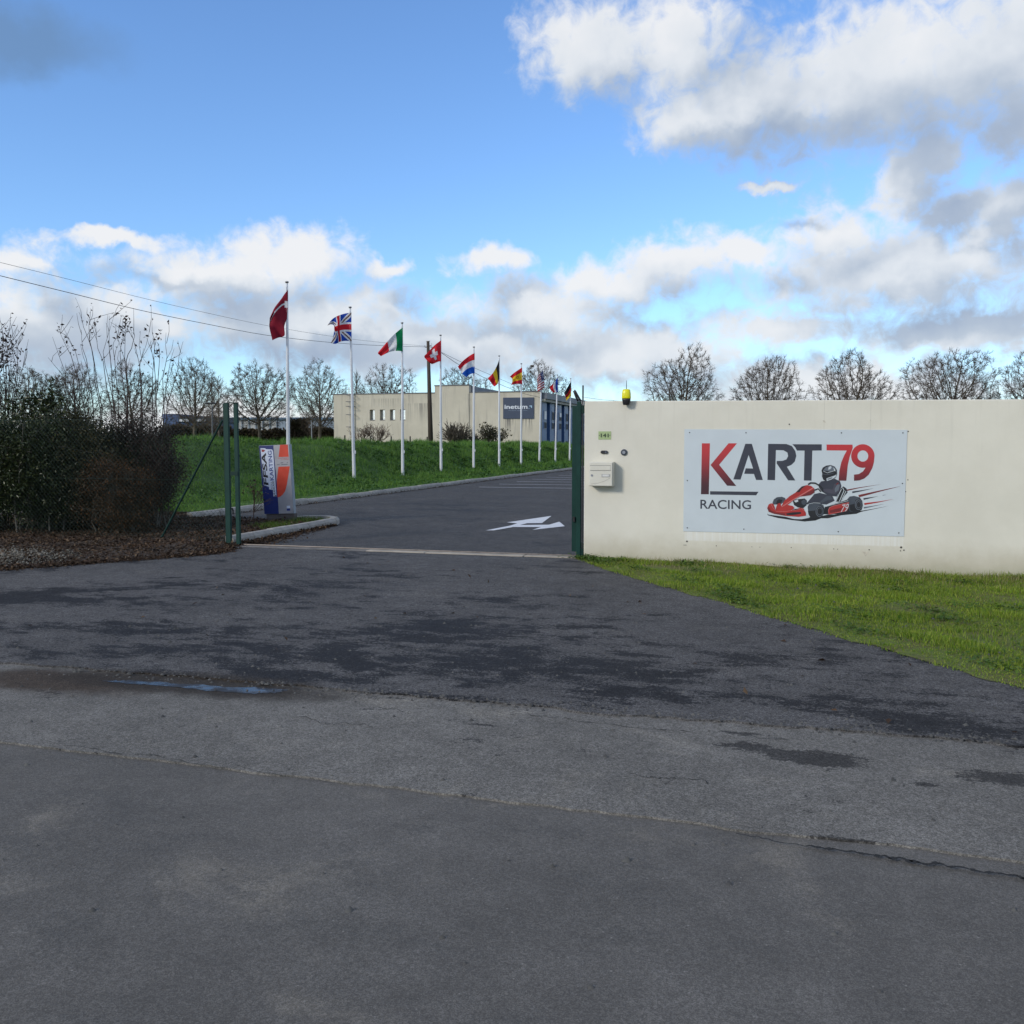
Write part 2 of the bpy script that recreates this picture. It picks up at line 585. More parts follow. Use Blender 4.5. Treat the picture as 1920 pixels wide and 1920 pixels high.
M_FIELD = turf_material('field_turf', (0.035, 0.060, 0.015), (0.050, 0.070, 0.020), 0.2)
M_BANKTURF = turf_material('bank_turf', (0.042, 0.095, 0.018), (0.06, 0.125, 0.022), 1.2)
M_VERGETURF = turf_material('verge_turf', (0.12, 0.175, 0.020), (0.135, 0.130, 0.036), 2.2)


def struct(o):
    o['kind'] = 'structure'
    return o


# the land: one sheet to the horizon
mb = MB()
mb.poly([(-3000, -3000, -0.08), (3000, -3000, -0.08), (3000, 3000, -0.08), (-3000, 3000, -0.08)])
struct(mb.build('ground', M_FIELD))

# road across the foreground
mb = MB()
mb.poly([S(-70, -14, 0), S(70, -14, 0), S(70, 6.5, 0), S(-70, 6.5, 0)])
struct(mb.build('road', M_ROAD))


def ragged(v, u0, u1, du, amp, seed, drift=0.0):
    r = np.random.default_rng(seed)
    out, k = [], 0.0
    u = u0
    while u <= u1:
        k = 0.82 * k + r.normal(0, amp)
        out.append((u, v + k + drift * u))
        u += du
    return out


def strip(name, front, back, z, mat, thick=0.03):
    """paved sheet between two edge lines given in site coordinates, with a real broken edge in front"""
    vs, fs = [], []
    for (a, b_), (c, d) in zip(front, back):
        vs += [S(a, b_, z - thick), S(a, b_, z), S(c, d, z)]
    for i in range(len(front) - 1):
        k = i * 3
        fs += [(k, k + 3, k + 4, k + 1), (k + 1, k + 4, k + 5, k + 2)]
    mb = MB()
    mb.add(vs, fs)
    return struct(mb.build(name, mat))


VE = [site(ground(x, y, 0.03)) for x, y in [(1078, 1047), (1095, 1052), (1130, 1066), (1200, 1086), (1290, 1112), (1340, 1124), (1420, 1150), (1500, 1172), (1600, 1202),
                                            (1700, 1231), (1800, 1257), (1920, 1290), (2100, 1345), (2500, 1470)]] + [(7.0, 5.85), (45, 5.8)]
# worn outer strip of the road, then the darker apron in front of the gate
us = ragged(ROAD_V, -40, 40, 0.05, 0.006, 3, -0.02)
strip('road_shoulder', us, [(a, 6.5) for a, _ in us], 0.010, M_SHOULDER)
us = ragged(APRON_V, -40, 40, 0.05, 0.012, 5, -0.015)
strip('driveway_apron', us, [(a, float(min(GATE_V - 0.10, np.interp(a, [q for q, _ in VE], [q for _, q in VE]) + 0.22)) if a > VE[0][0] + 0.15 else GATE_V - 0.10) for a, _ in us], 0.022, M_APRON)

# inner drive and parking area
mb = MB()
_wu = site(plane(1095, 900, GATE_V))[0] - 0.03
mb.poly([S(-40, GATE_V - 0.16, 0.018), S(_wu, GATE_V - 0.16, 0.018), S(_wu, GATE_V + 0.12, 0.018), S(40, GATE_V + 0.12, 0.018), S(40, 115, 0.018), S(-40, 115, 0.018)])
struct(mb.build('inner_drive', M_LOT))

# a crack line beside the road joint
M_CRACK = plain('crack_dark', (0.012, 0.012, 0.012), 0.95)
mb = MB()
r = np.random.default_rng(8)
pts = [ground(1380 + t * 62, 1565 + t * 9.2 + float(r.normal(0, 1.6)), 0.0125) for t in np.linspace(0, 9.5, 60)]
for i in range(len(pts) - 1):
    wd = 0.004 + 0.005 * abs(float(r.normal())) if i > 12 else 0.003
    a, b_ = pts[i], pts[i + 1]
    n_ = Vector((-(b_ - a).y, (b_ - a).x, 0)).normalized() * wd
    mb.add([a - n_, b_ - n_, b_ + n_, a + n_], [(0, 1, 2, 3)])
struct(mb.build('road_crack', M_CRACK))

# a few finer cracks in the worn strip
for ci_, (x0, y0, x1, y1) in enumerate(((930, 1335, 1480, 1392), (120, 1395, 640, 1470), (1180, 1450, 1330, 1470), (560, 1345, 700, 1362))):
    mb = MB()
    off = 0.0
    pts = []
    for t in np.linspace(0, 1, 44):
        off = 0.8 * off + float(r.normal(0, 1.5))
        pts.append(ground(x0 + (x1 - x0) * t, y0 + (y1 - y0) * t + off, 0.0128))
    for i in range(len(pts) - 1):
        wd = 0.0007 + 0.0013 * abs(float(r.normal()))
        a, b_ = pts[i], pts[i + 1]
        n_ = Vector((-(b_ - a).y, (b_ - a).x, 0)).normalized() * wd
        mb.add([a - n_, b_ - n_, b_ + n_, a + n_], [(0, 1, 2, 3)])
    struct(mb.build('road_crack', M_CRACK))

# loose chippings lying on the paving, too many to count
r = np.random.default_rng(21)
vs, fs = [], []
for i in range(1500):
    if i < 1000:
        u_, v_ = r.uniform(-5, 4.5), APRON_V - 0.02 + r.normal(0, 0.05) + (0.05 if i % 3 else r.uniform(-0.5, 3.5))
    else:
        u_, v_ = r.uniform(-6, 5), r.uniform(2.5, 11)
    z_ = 0.0 if v_ < ROAD_V else (0.010 if v_ < APRON_V else 0.022)
    s_ = abs(r.normal(0.005, 0.003)) + 0.002
    c_ = S(u_, v_, z_)
    k = len(vs)
    a0 = r.uniform(0, 6.28)
    for j in range(4):
        t = a0 + j * 1.5708 + r.uniform(-0.4, 0.4)
        vs.append(tuple(c_ + Vector((math.cos(t) * s_ * 1.3, math.sin(t) * s_ * 1.3, 0))))
    vs.append(tuple(c_ + Vector((r.normal(0, s_ * 0.2), r.normal(0, s_ * 0.2), s_ * 1.2))))
    fs += [(k + j, k + (j + 1) % 4, k + 4) for j in range(4)]
M_STONE = leafy('chipping_stone', [(0.06, 0.06, 0.06), (0.10, 0.096, 0.09), (0.14, 0.135, 0.125)], 0.9, 0.0)
o = link_mesh('chippings', arr_mesh('chippings', vs, fs), M_STONE)
tag(o, 'small loose pale chippings scattered over the asphalt', 'gravel', kind='stuff')

# puddle in the road joint on the left
M_WATER, g, b = new_mat('puddle_water')
pos = g.n('ShaderNodeNewGeometry').outputs['Position']
b.inputs['Base Color'].default_value = (0.024, 0.020, 0.016, 1)
g.set(b.inputs['Roughness'], g.step(g.noise(pos, 5, 5, 0.7), 0.38, 0.62, 0.10, 0.5))
b.inputs['IOR'].default_value = 1.33
b.inputs['Specular IOR Level'].default_value = 0.5
bn = g.n('ShaderNodeBump', {'Strength': 0.05, 'Distance': 0.004, 'Height': g.noise(pos, 14, 3)})
g.set(b.inputs['Normal'], bn.outputs[0])
pud = [(190, 1277), (215, 1275), (260, 1276), (320, 1281), (400, 1286), (470, 1289), (515, 1291), (538, 1294), (515, 1299), (470, 1300),
       (400, 1296), (345, 1289), (290, 1284), (235, 1281)]
out = []
for i in range(len(pud)):
    a, c_ = pud[i], pud[(i + 1) % len(pud)]
    for t in np.linspace(0, 1, 7)[:-1]:
        out.append(ground(a[0] + (c_[0] - a[0]) * t + r.normal(0, 2.5), a[1] + (c_[1] - a[1]) * t + r.normal(0, 0.7), 0.0125))
mb = MB()
mb.poly(out)
struct(mb.build('puddle', M_WATER))

# ------------------------------------------------------------------ white paint on the inner drive
M_PAINT = plain('road_paint', (0.62, 0.63, 0.65), 0.75, var=0.12, scale=25, bump=0.3, bscale=180)
ARROW = [[(1250, 430), (1395, 402), (1440, 388), (1378, 382), (1645, 343), (1588, 386), (1500, 387), (1455, 398), (1630, 396),
          (1692, 378), (1725, 405), (1530, 427), (1582, 410), (1415, 410), (1300, 430)]]
a_root = thing('road_arrow', S(*site(ground(985, 982, 0.02)), 0.02), 'white forked arrow painted on the drive behind the gate', 'road marking')
for poly in ARROW:
    mb = MB()
    mb.poly([ground(520 + x / 3.2, 860 + y / 3.2, 0.024) for x, y in poly])
    mb.build('painted_arrow', M_PAINT, a_root)

bay_px = [(893, 916.5), (898, 913.2), (921, 907.6), (940, 903.4), (956, 899.6), (972, 896.0), (985, 892.8), (998, 890.0), (1010, 887.4)]
names = ['nearest', 'second', 'third', 'fourth', 'fifth', 'sixth', 'seventh', 'eighth', 'ninth']
v_prev = None
for i in range(8):
    p = ground(*bay_px[1], 0.02)
    u0, v0 = site(p)
    v_ = v0 + i * 2.5
    u_ = u0 + 0.25 * i * 0
    mb = MB()
    mb.poly([S(u_, v_ - 0.05, 0.023), S(u_ + 10, v_ - 0.05, 0.023), S(u_ + 10, v_ + 0.05, 0.023), S(u_, v_ + 0.05, 0.023)])
    o = mb.build('parking_line', M_PAINT, origin=S(u_, v_, 0.023))
    tag(o, f'white parking bay line across the drive, {names[i]} from the gate', 'road marking', 'parking bay lines')

# ------------------------------------------------------------------ kerbs
C0 = Vector((-5.5, 24.0, 0))
KU = C0.dot(U)                  # the drive's left kerb runs at this u


def kerb_stone_mesh(L):
    mb = MB()
    x, y, z = 0.075, L / 2, 0.15
    prof = [(-x, -0.08), (x, -0.08), (x, z - 0.05), (x - 0.045, z), (-x, z)]
    vs = [(p, -y, q) for p, q in prof] + [(p, y, q) for p, q in prof]
    n = 5
    fs = [tuple(range(n))[::-1], tuple(range(n, 2 * n))] + [(i, (i + 1) % n, n + (i + 1) % n, n + i) for i in range(n)]
    mb.add(vs, fs)
    return mb.build('kerb_stone', M_CONC, bevel=0.008)


kb = struct(MB().slab(KU - 0.05, KU + 0.05, 16.0, 105, -0.1, 0.012).build('kerb', M_CONC, origin=S(KU, 18, 0)))
ks = kerb_stone_mesh(0.985)
ks.parent = kb
v_ = 17.6
first = True
while v_ < 84:
    loc = S(KU, v_, 0) - S(KU, 18, 0) + Vector((random.uniform(-.012, .012), 0, random.uniform(-.012, .012)))
    rot = (0, random.uniform(-.02, .02), -ANG + random.uniform(-.012, .012))
    if first:
        ks.location, ks.rotation_euler = loc, rot
        first = False
    else:
        dup(ks, loc, rot, kb)
    v_ += 1.0
# island kerb with its rounded end, beside the gate posts
isl = [ground(452, 1020), ground(510, 1008), ground(560, 996), ground(604, 987)]
u_i = sum(site(p)[0] for p in isl[:3]) / 3
ipts = []
for k in range(6):
    ipts.append((u_i, GATE_V + 0.25 + 0.62 * k))
cu_, cv_ = u_i - 0.55, ipts[-1][1] + 0.1
for t in (10, 40, 70, 100, 130, 160):
    ipts.append((cu_ + 0.55 * math.cos(math.radians(t)), cv_ + 0.25 + 0.75 * math.sin(math.radians(t))))
ikb = struct(MB().slab(u_i - 0.4, u_i - 0.3, GATE_V + 0.3, cv_, -0.1, 0.0).build('island_kerb', M_CONC, origin=S(u_i, GATE_V + 0.3, 0)))
for i in range(len(ipts) - 1):
    a, b_ = S(*ipts[i]), S(*ipts[i + 1])
    L = (b_ - a).length
    me_o = kerb_stone_mesh(L * 0.985)
    me_o.parent = ikb
    me_o.location = (a + b_) / 2 - S(u_i, GATE_V + 0.3, 0) + Vector((0, 0, random.uniform(-0.012, 0.004)))
    d = b_ - a
    me_o.rotation_euler = (0, 0, math.atan2(-d.x, d.y))

# ------------------------------------------------------------------ grass bank
PROF_D = [0, 0.3, 1.0, 2.0, 3.0, 3.9, 4.7, 5.6, 9.0, 30, 400]
PROF_Z = [0.10, 0.12, 0.16, 0.34, 0.84, 1.30, 1.48, 1.48, 1.25, 1.1, 1.1]


def bank_z(u, v):
    wd = np.maximum(KU - u, 0)
    fv = np.maximum(v - 17.7, 0) * 0.85
    wall_in = np.minimum(wd, fv) - 0.25 * np.exp(-np.abs(wd - fv))
    z = np.interp(np.maximum(wall_in, 0), PROF_D, PROF_Z)
    k = np.interp(v, [18, 26, 45, 80], [1.12, 1.10, 1.0, 0.93])
    lump = 0.05 * np.sin(u * 1.3 + v * 0.7) + 0.04 * np.sin(v * 1.9 - u * 0.8) + 0.03 * np.sin(u * 3.1) * np.sin(v * 2.7)
    return z * k + lump * np.clip((z - 0.15) * 2, 0, 1)


wgrid = np.concatenate([np.linspace(0.075, 6, 36), np.linspace(6.6, 14, 12), np.linspace(16, 60, 12), [90, 150]])
vgrid = np.concatenate([np.linspace(17.7, 30, 42), np.linspace(30.6, 80, 80), np.linspace(84, 130, 14), [180, 260]])
uu, vv = np.meshgrid(KU - wgrid, vgrid, indexing='ij')
zz = bank_z(uu, vv)
X = U.x * uu + V.x * vv
Y = U.y * uu + V.y * vv
verts = np.stack([X, Y, zz], -1).reshape(-1, 3)
nw, nv = uu.shape
idx = np.arange(nw * nv).reshape(nw, nv)
faces = np.stack([idx[:-1, :-1], idx[:-1, 1:], idx[1:, 1:], idx[1:, :-1]], -1).reshape(-1, 4)
struct(link_mesh('grass_bank', arr_mesh('grass_bank', verts, faces), M_BANKTURF, smooth=True))


def blades(name, P, h, wdt, mat, lean=0.5, seed=1, label=None):
    """grass blades: base points, heights and widths; three triangles each"""
    r = np.random.default_rng(seed)
    n = len(P)
    a = r.uniform(0, 2 * np.pi, n)
    side = np.stack([np.cos(a), np.sin(a), np.zeros(n)], -1) * (wdt / 2)[:, None]
    b2 = r.uniform(0, 2 * np.pi, n)
    ln = np.abs(r.normal(0, lean, n))
    ld = np.stack([np.cos(b2) * ln, np.sin(b2) * ln, np.ones(n)], -1)
    tip = P + ld / np.linalg.norm(ld, axis=1)[:, None] * h[:, None]
    midp = P + (np.stack([np.cos(b2) * ln * 0.35, np.sin(b2) * ln * 0.35, np.ones(n)], -1)) * (h * 0.5)[:, None] * np.array([1, 1, 0.95])
    vs = np.stack([P - side, P + side, midp - side * 0.8, midp + side * 0.8, tip], 1).reshape(-1, 3)
    k = (np.arange(n) * 5)[:, None]
    fs = np.concatenate([k + np.array([[0, 1, 3]]), k + np.array([[0, 3, 2]]), k + np.array([[2, 3, 4]])], 0)
    o = link_mesh(name, arr_mesh(name, vs, fs), mat)
    return tag(o, label, 'grass', kind='stuff')


M_BANKGRASS = leafy('bank_grass_blades', [(0.055, 0.150, 0.026), (0.092, 0.215, 0.032), (0.135, 0.27, 0.04), (0.19, 0.31, 0.055)], 0.5, 0.3)
n = 150000
r = np.random.default_rng(31)
v_ = 17.8 + 57 * r.uniform(0, 1, n) ** 1.7
wd = np.where(r.uniform(0, 1, n) < 0.9, r.uniform(0.08, 6.0, n), 6 + 8 * r.uniform(0, 1, n) ** 2)
wd = np.where((v_ > 30) & (wd > 6.2), r.uniform(0.1, 6, n), wd)
u_ = KU - wd
z_ = bank_z(u_, v_)
P = np.stack([U.x * u_ + V.x * v_, U.y * u_ + V.y * v_, z_ - 0.01], -1)
tuft = 0.6 + 0.8 * (np.sin(u_ * 5.1 + 2 * np.sin(v_ * 2.3)) * np.sin(v_ * 4.3) > 0.1)
far = np.clip(v_ / 30, 0.7, 2.2)
edge = np.clip(wd / 0.8, 0.35, 1)
blades('bank_grass', P, r.uniform(0.07, 0.2, n) * tuft * np.sqrt(far) * edge, r.uniform(0.008, 0.016, n) * far, M_BANKGRASS, 0.7, 32,
       'long dark green grass growing on the sloping bank')
# broad low weed leaves in darker clumps on the slope
M_WEED = leafy('weed_leaves', [(0.036, 0.105, 0.022), (0.06, 0.145, 0.026), (0.09, 0.18, 0.032)], 0.5, 0.2)


def leaves(name, P, size, mat, parent=None, seed=1, flat=0.35, aspect=0.5, face=None):
    """diamond leaves with a fold, any direction; flat pulls the normals up"""
    r = np.random.default_rng(seed)
    n = len(P)
    d = r.normal(size=(n, 3))
    d[:, 2] *= (1 - flat)
    d /= np.linalg.norm(d, axis=1)[:, None]
    nm = r.normal(size=(n, 3)) * (1 - flat)
    nm[:, 2] += flat * 2
    s = np.cross(d, nm)
    s /= np.linalg.norm(s, axis=1)[:, None] + 1e-9
    nn = np.cross(s, d)
    L = size[:, None]
    vs = np.stack([P, P + d * L * 0.5 + s * L * aspect * 0.5 + nn * L * 0.08, P + d * L - nn * L * 0.1,
                   P + d * L * 0.5 - s * L * aspect * 0.5 + nn * L * 0.08], 1).reshape(-1, 3)
    k = (np.arange(n) * 4)[:, None]
    fs = np.concatenate([k + np.array([[0, 1, 2]]), k + np.array([[0, 2, 3]])], 0)
    return link_mesh(name, arr_mesh(name, vs, fs), mat, parent)


n = 26000
cl = r.uniform(0, 1, (170, 2)) * [5.2, 50] + [0.4, 18.3]
ci = r.integers(0, 170, n)
wv = cl[ci] + r.normal(0, 1, (n, 2)) * [0.35, 0.6]
wv[:, 0] = np.clip(wv[:, 0], 0.15, 6)
wv[:, 1] = np.clip(wv[:, 1], 17.9, 90)
u_ = KU - wv[:, 0]
v_ = wv[:, 1]
P = np.stack([U.x * u_ + V.x * v_, U.y * u_ + V.y * v_, bank_z(u_, v_) + np.abs(r.normal(0, 0.05, n))], -1)
o = leaves('bank_weeds', P, r.uniform(0.05, 0.12, n) * np.clip(v_ / 28, 0.8, 1.8), M_WEED, None, 33, 0.6, 0.6)
tag(o, 'dark broad leaved weeds spread in clumps over the grass bank', 'weeds', kind='stuff')

# ------------------------------------------------------------------ leaf-litter bed by the gate posts and hedge
lit_edge = [ground(x, y) for x, y in [(-700, 1122), (-300, 1096), (0, 1073), (110, 1064), (200, 1057), (300, 1050), (380, 1043), (415, 1038), (428, 1032)]]
LEX, LEY = [p.x for p in lit_edge], [p.y for p in lit_edge]
_edge_dense = [tuple(lit_edge[i].lerp(lit_edge[i + 1], t))[:2] for i in range(1, len(lit_edge) - 1) for t in np.linspace(0, 1, 14)[:-1]]
_edge_dense += [(lit_edge[-1].x, lit_edge[-1].y + t) for t in np.linspace(0, 0.6, 6)]


def litter_edge(u, v):
    """distance behind the road-side edge of the bed"""
    X, Y = U.x * u + V.x * v, U.y * u + V.y * v
    front = np.where(X < LEX[-1], Y - np.interp(X, LEX, LEY), v - (GATE_V + 0.25))
    shape = np.shape(X)
    P_ = np.stack([np.ravel(X), np.ravel(Y)], -1)
    best = np.full(len(P_), 9.0)
    for q in _edge_dense:
        best = np.minimum(best, np.hypot(P_[:, 0] - q[0], P_[:, 1] - q[1]))
    return np.sign(front) * np.minimum(np.abs(front), best.reshape(shape))


def litter_z(u, v):
    d = np.clip(litter_edge(u, v) / 0.8, 0, 1)
    return 0.024 + 0.055 * d + 0.018 * np.sin(u * 4.2) * np.sin(v * 3.7) * d


def in_litter(u, v):
    ub = np.where(v < GATE_V + 0.25, 99, np.where(v < cv_ + 0.75, u_i - 0.07, KU - 0.05))
    tip = ((u - cu_) / 0.5) ** 2 + ((v - cv_ - 0.25) / 0.7) ** 2 < 1
    return (litter_edge(u, v) > 0) & (u < ub) & (v < 17.95) & ((v < cv_ + 0.25) | (u < cu_ - 0.0) | tip)


rr = np.random.default_rng(77)
ug = np.concatenate([np.linspace(-30, -16, 20), np.arange(-15.9, u_i + 1.2, 0.055)])
vg = np.arange(8.5, 18.0, 0.055)
uu2, vv2 = np.meshgrid(ug, vg, indexing='ij')
ju, jv = uu2 + rr.normal(0, 0.012, uu2.shape), vv2 + rr.normal(0, 0.012, uu2.shape)
inside = in_litter(ju, jv)
zz2 = litter_z(ju, jv) + 0.002
vs = np.stack([U.x * ju + V.x * jv, U.y * ju + V.y * jv, zz2], -1).reshape(-1, 3)
ii = np.arange(uu2.size).reshape(uu2.shape)
cell = inside[:-1, :-1] & inside[1:, :-1] & inside[1:, 1:] & inside[:-1, 1:]
fs = np.stack([ii[:-1, :-1], ii[1:, :-1], ii[1:, 1:], ii[:-1, 1:]], -1)[cell]
used, inv_ = np.unique(fs.ravel(), return_inverse=True)
struct(link_mesh('planting_bed', arr_mesh('planting_bed', vs[used], inv_.reshape(-1, 4)), M_SOIL, smooth=True))

M_LITTER = leafy('dead_leaves', [(0.025, 0.014, 0.009), (0.050, 0.028, 0.016), (0.085, 0.048, 0.026), (0.15, 0.10, 0.06)], 0.8, 0.1)
n = 76000
u_ = r.uniform(-15.5, u_i + 1.2, n)
v_ = r.uniform(8.5, 18.0, n)
ok = in_litter(u_, v_)
u_, v_ = u_[ok], v_[ok]
P = np.stack([U.x * u_ + V.x * v_, U.y * u_ + V.y * v_, litter_z(u_, v_) + np.abs(r.normal(0, 0.012, len(u_)))], -1)
# leaves blown against the kerb and onto the drive
n2 = 2600
v2 = GATE_V + 0.3 + 3.4 * r.uniform(0, 1, n2) ** 1.6
u2 = u_i + 0.09 + np.abs(r.normal(0, 0.22, n2)) * np.clip(1.5 - (v2 - GATE_V) * 0.4, 0.15, 1.6)
P2 = np.stack([U.x * u2 + V.x * v2, U.y * u2 + V.y * v2, 0.022 + np.abs(r.normal(0, 0.02, n2)) * np.exp(-(u2 - u_i) * 3)], -1)
n3 = 2200
v3 = r.uniform(18.5, 60, n3)
u3 = KU + 0.08 + np.abs(r.normal(0, 0.09, n3))
P3 = np.stack([U.x * u3 + V.x * v3, U.y * u3 + V.y * v3, 0.022 + np.abs(r.normal(0, 0.012, n3))], -1)
ed = np.array(_edge_dense)
n4 = 3600
q4 = ed[r.integers(0, len(ed), n4)] + r.normal(0, 0.075, (n4, 2))
P4 = np.concatenate([q4, np.abs(r.normal(0.032, 0.014, (n4, 1)))], 1)
n5 = 90
u5, v5 = r.uniform(-7, 4, n5), r.uniform(5.5, 12.5, n5)
P5 = np.stack([U.x * u5 + V.x * v5, U.y * u5 + V.y * v5, np.full(n5, 0.026)], -1)
P = np.concatenate([P, P2, P3, P4, P5])
o = leaves('leaf_litter', P, r.uniform(0.025, 0.065, len(P)), M_LITTER, None, 41, 0.55, 0.6)
tag(o, 'brown dead leaves covering the bed under the hedge and along the kerbs', 'leaf litter', kind='stuff')

# pale rubble at the far left road edge
M_RUBBLE = leafy('rubble_stone', [(0.08, 0.07, 0.055), (0.15, 0.135, 0.11), (0.25, 0.235, 0.20)], 0.9, 0.0)
vs, fs = [], []
for i in range(1900):
    px = 30 + r.normal(0, 55)
    py = 1050 + r.normal(0, 7) - px * 0.02
    p = ground(px, py, 0.03)
    a, b_ = site(p)
    if not in_litter(np.array([a]), np.array([b_ - 0.03]))[0]:
        continue
    s_ = abs(r.normal(0.009, 0.005)) + 0.003
    if i < 4:
        s_ = 0.045
    p.z = float(litter_z(np.array([a]), np.array([b_]))[0]) + s_ * 0.3 + abs(r.normal(0, 0.012))
    k = len(vs)
    for q in ((1, 0, 0), (0, 1, 0), (-1, 0, 0), (0, -1, 0), (0, 0, .8), (0, 0, -.8)):
        vs.append(tuple(p + Vector(q) * s_ * r.uniform(0.7, 1.3)))
    fs += [(k + x, k + y, k + z) for x, y, z in ((0, 1, 4), (1, 2, 4), (2, 3, 4), (3, 0, 4), (1, 0, 5), (2, 1, 5), (3, 2, 5), (0, 3, 5))]
o = link_mesh('rubble', arr_mesh('rubble', vs, fs), M_RUBBLE)
tag(o, 'pale crushed rubble at the road edge left of the hedge', 'gravel', kind='stuff')

M_TUFT = leafy('bright_grass_blades', [(0.05, 0.10, 0.014), (0.09, 0.15, 0.022), (0.13, 0.18, 0.03)], 0.5, 0.35)
P = []
for (px, py, sx, sy, m_) in ((515, 985, 20, 2.5, 900), (575, 975, 22, 2.5, 900), (500, 965, 8, 1, 150), (610, 977, 6, 1.5, 200)):
    for _ in range(m_):
        q = ground(px + r.normal(0, sx), py + r.normal(0, sy), 0.1)
        a, b_ = site(q)
        if a < u_i - 0.1 and b_ > GATE_V + 0.3 and b_ < cv_ + 0.8:
            q.z = float(litter_z(np.array([a]), np.array([b_]))[0]) - 0.005
            P.append(tuple(q))
P = np.array(P)
blades('island_grass', P, r.uniform(0.04, 0.12, len(P)), r.uniform(0.006, 0.011, len(P)), M_TUFT, 0.7, 43, 'bright green grass tufts on the kerbed island by the totem')

# ------------------------------------------------------------------ verge in front of the wall
ve_px = [(1078, 1047), (1095, 1052), (1130, 1066), (1200, 1086), (1290, 1112), (1340, 1124), (1420, 1150), (1500, 1172), (1600, 1202), (1700, 1231), (1800, 1257),
         (1920, 1290), (2100, 1345), (2500, 1470)]
ve = [site(ground(x, y, 0.03)) for x, y in ve_px]
ve += [(7.0, 5.85), (30, 5.8)]


def verge_z(u, v):
    e = np.interp(u, [a for a, _ in ve], [b_ for _, b_ in ve])
    d = np.clip((v - e) / 0.5, 0, 1)
    drop = 0.075 * np.clip((u + 2.2) / 4.5, 0, 1) * np.clip((v - e - 0.3) / 1.6, 0, 1)
    return 0.026 + 0.010 * d - drop + 0.012 * np.sin(u * 3.3 + 1) * np.sin(v * 2.9) * d


ug = np.concatenate([np.linspace(ve[0][0], 6, 130), np.linspace(6.3, 29, 30)])
vs = []
tt = np.linspace(0, 1, 26)
jit = np.convolve(rr.normal(0, 0.085, len(ug)), [0.25, 0.5, 0.25], 'same')
for i, a in enumerate(ug):
    f0_ = float(np.interp(a, [q for q, _ in ve], [q for _, q in ve])) + jit[i]
    f0_ = min(f0_, GATE_V - 0.02)
    for t in tt:
        v1 = f0_ + (GATE_V + 0.02 - f0_) * t
        vs.append(tuple(S(a, v1, float(verge_z(a, v1)))))
ii = np.arange(len(ug) * len(tt)).reshape(len(ug), len(tt))
fs = np.stack([ii[:-1, :-1], ii[1:, :-1], ii[1:, 1:], ii[:-1, 1:]], -1).reshape(-1, 4)
struct(link_mesh('verge', arr_mesh('verge', vs, fs), M_VERGETURF, smooth=True))

M_VERGEGRASS = leafy('verge_grass_blades', [(0.105, 0.20, 0.016), (0.18, 0.29, 0.024), (0.265, 0.355, 0.036), (0.36, 0.39, 0.07)], 0.5, 0.4)
n = 190000
u_ = r.uniform(ve[0][0], 5.2, n)
v_ = GATE_V - 0.01 - 7.2 * r.uniform(0, 1, n)
e = np.interp(u_, [a for a, _ in ve], [b_ for _, b_ in ve])
bare = np.exp(-(((u_ + 1.0) / 0.55) ** 2 + ((v_ - 11.9) / 0.25) ** 2)) + 0.8 * np.exp(-(((u_ - 3.1) / 0.8) ** 2 + ((v_ - 11.7) / 0.2) ** 2)) + 0.75 * (np.sin(u_ * 2.1 + 1.3 * np.sin(v_ * 1.7)) * np.sin(v_ * 2.6 + u_ * 0.8) > 0.72)
ok = (v_ > e - 0.05 + np.abs(r.normal(0, 0.05, n))) & (r.uniform(0, 1, n) > bare * 0.93)
u_, v_, e = u_[ok], v_[ok], e[ok]
P = np.stack([U.x * u_ + V.x * v_, U.y * u_ + V.y * v_, verge_z(u_, v_) - 0.005], -1)
hh = r.uniform(0.016, 0.048, len(u_)) * (0.7 + 0.7 * (np.sin(u_ * 4.3 + np.sin(v_ * 3)) * np.sin(v_ * 5.1 + u_) > 0.2)) * np.clip((v_ - e) / 0.7, 0.8, 1.15)
tall = np.exp(-((v_ - (GATE_V - 0.35)) / 0.45) ** 2) * (u_ > 0.4)
hh = hh * (1 + 0.9 * tall * r.uniform(0, 1, len(u_)))
blades('verge_grass', P, hh, r.uniform(0.004, 0.009, len(u_)), M_VERGEGRASS, 0.75, 44, 'bright green grass verge between the white wall and the asphalt')
M_STRAW = leafy('dry_grass_blades', [(0.20, 0.18, 0.06), (0.30, 0.27, 0.11), (0.38, 0.34, 0.18)], 0.6, 0.35)
n = 2600
u_ = np.concatenate([r.normal(2.0, 1.2, n // 2), r.uniform(-2, 5.5, n - n // 2)])
v_ = GATE_V - 0.1 - np.abs(r.normal(0.25, 0.35, n))
e = np.interp(u_, [a for a, _ in ve], [b_ for _, b_ in ve])
ok = (v_ > e + 0.1) & (u_ < 7)
u_, v_ = u_[ok], v_[ok]
P = np.stack([U.x * u_ + V.x * v_, U.y * u_ + V.y * v_, verge_z(u_, v_)], -1)
blades('dry_grass', P, r.uniform(0.04, 0.11, len(u_)), r.uniform(0.004, 0.008, len(u_)), M_STRAW, 0.9, 45, 'yellowed dry grass blades at the foot of the white wall')
n = 9000
ci = r.uniform(0, 1, (60, 2)) * [8.3, 1] + [ve[0][0], 0]
k = r.integers(0, 60, n)
u_ = ci[k, 0] + r.normal(0, 0.12, n)
e = np.interp(u_, [a for a, _ in ve], [b_ for _, b_ in ve])
v_ = e + 0.15 + (GATE_V - e - 0.2) * ci[k, 1] + r.normal(0, 0.10, n)
ok = (v_ > e + 0.03) & (v_ < GATE_V - 0.02)
u_, v_ = u_[ok], v_[ok]
P = np.stack([U.x * u_ + V.x * v_, U.y * u_ + V.y * v_, verge_z(u_, v_) + np.abs(r.normal(0.015, 0.015, len(u_)))], -1)
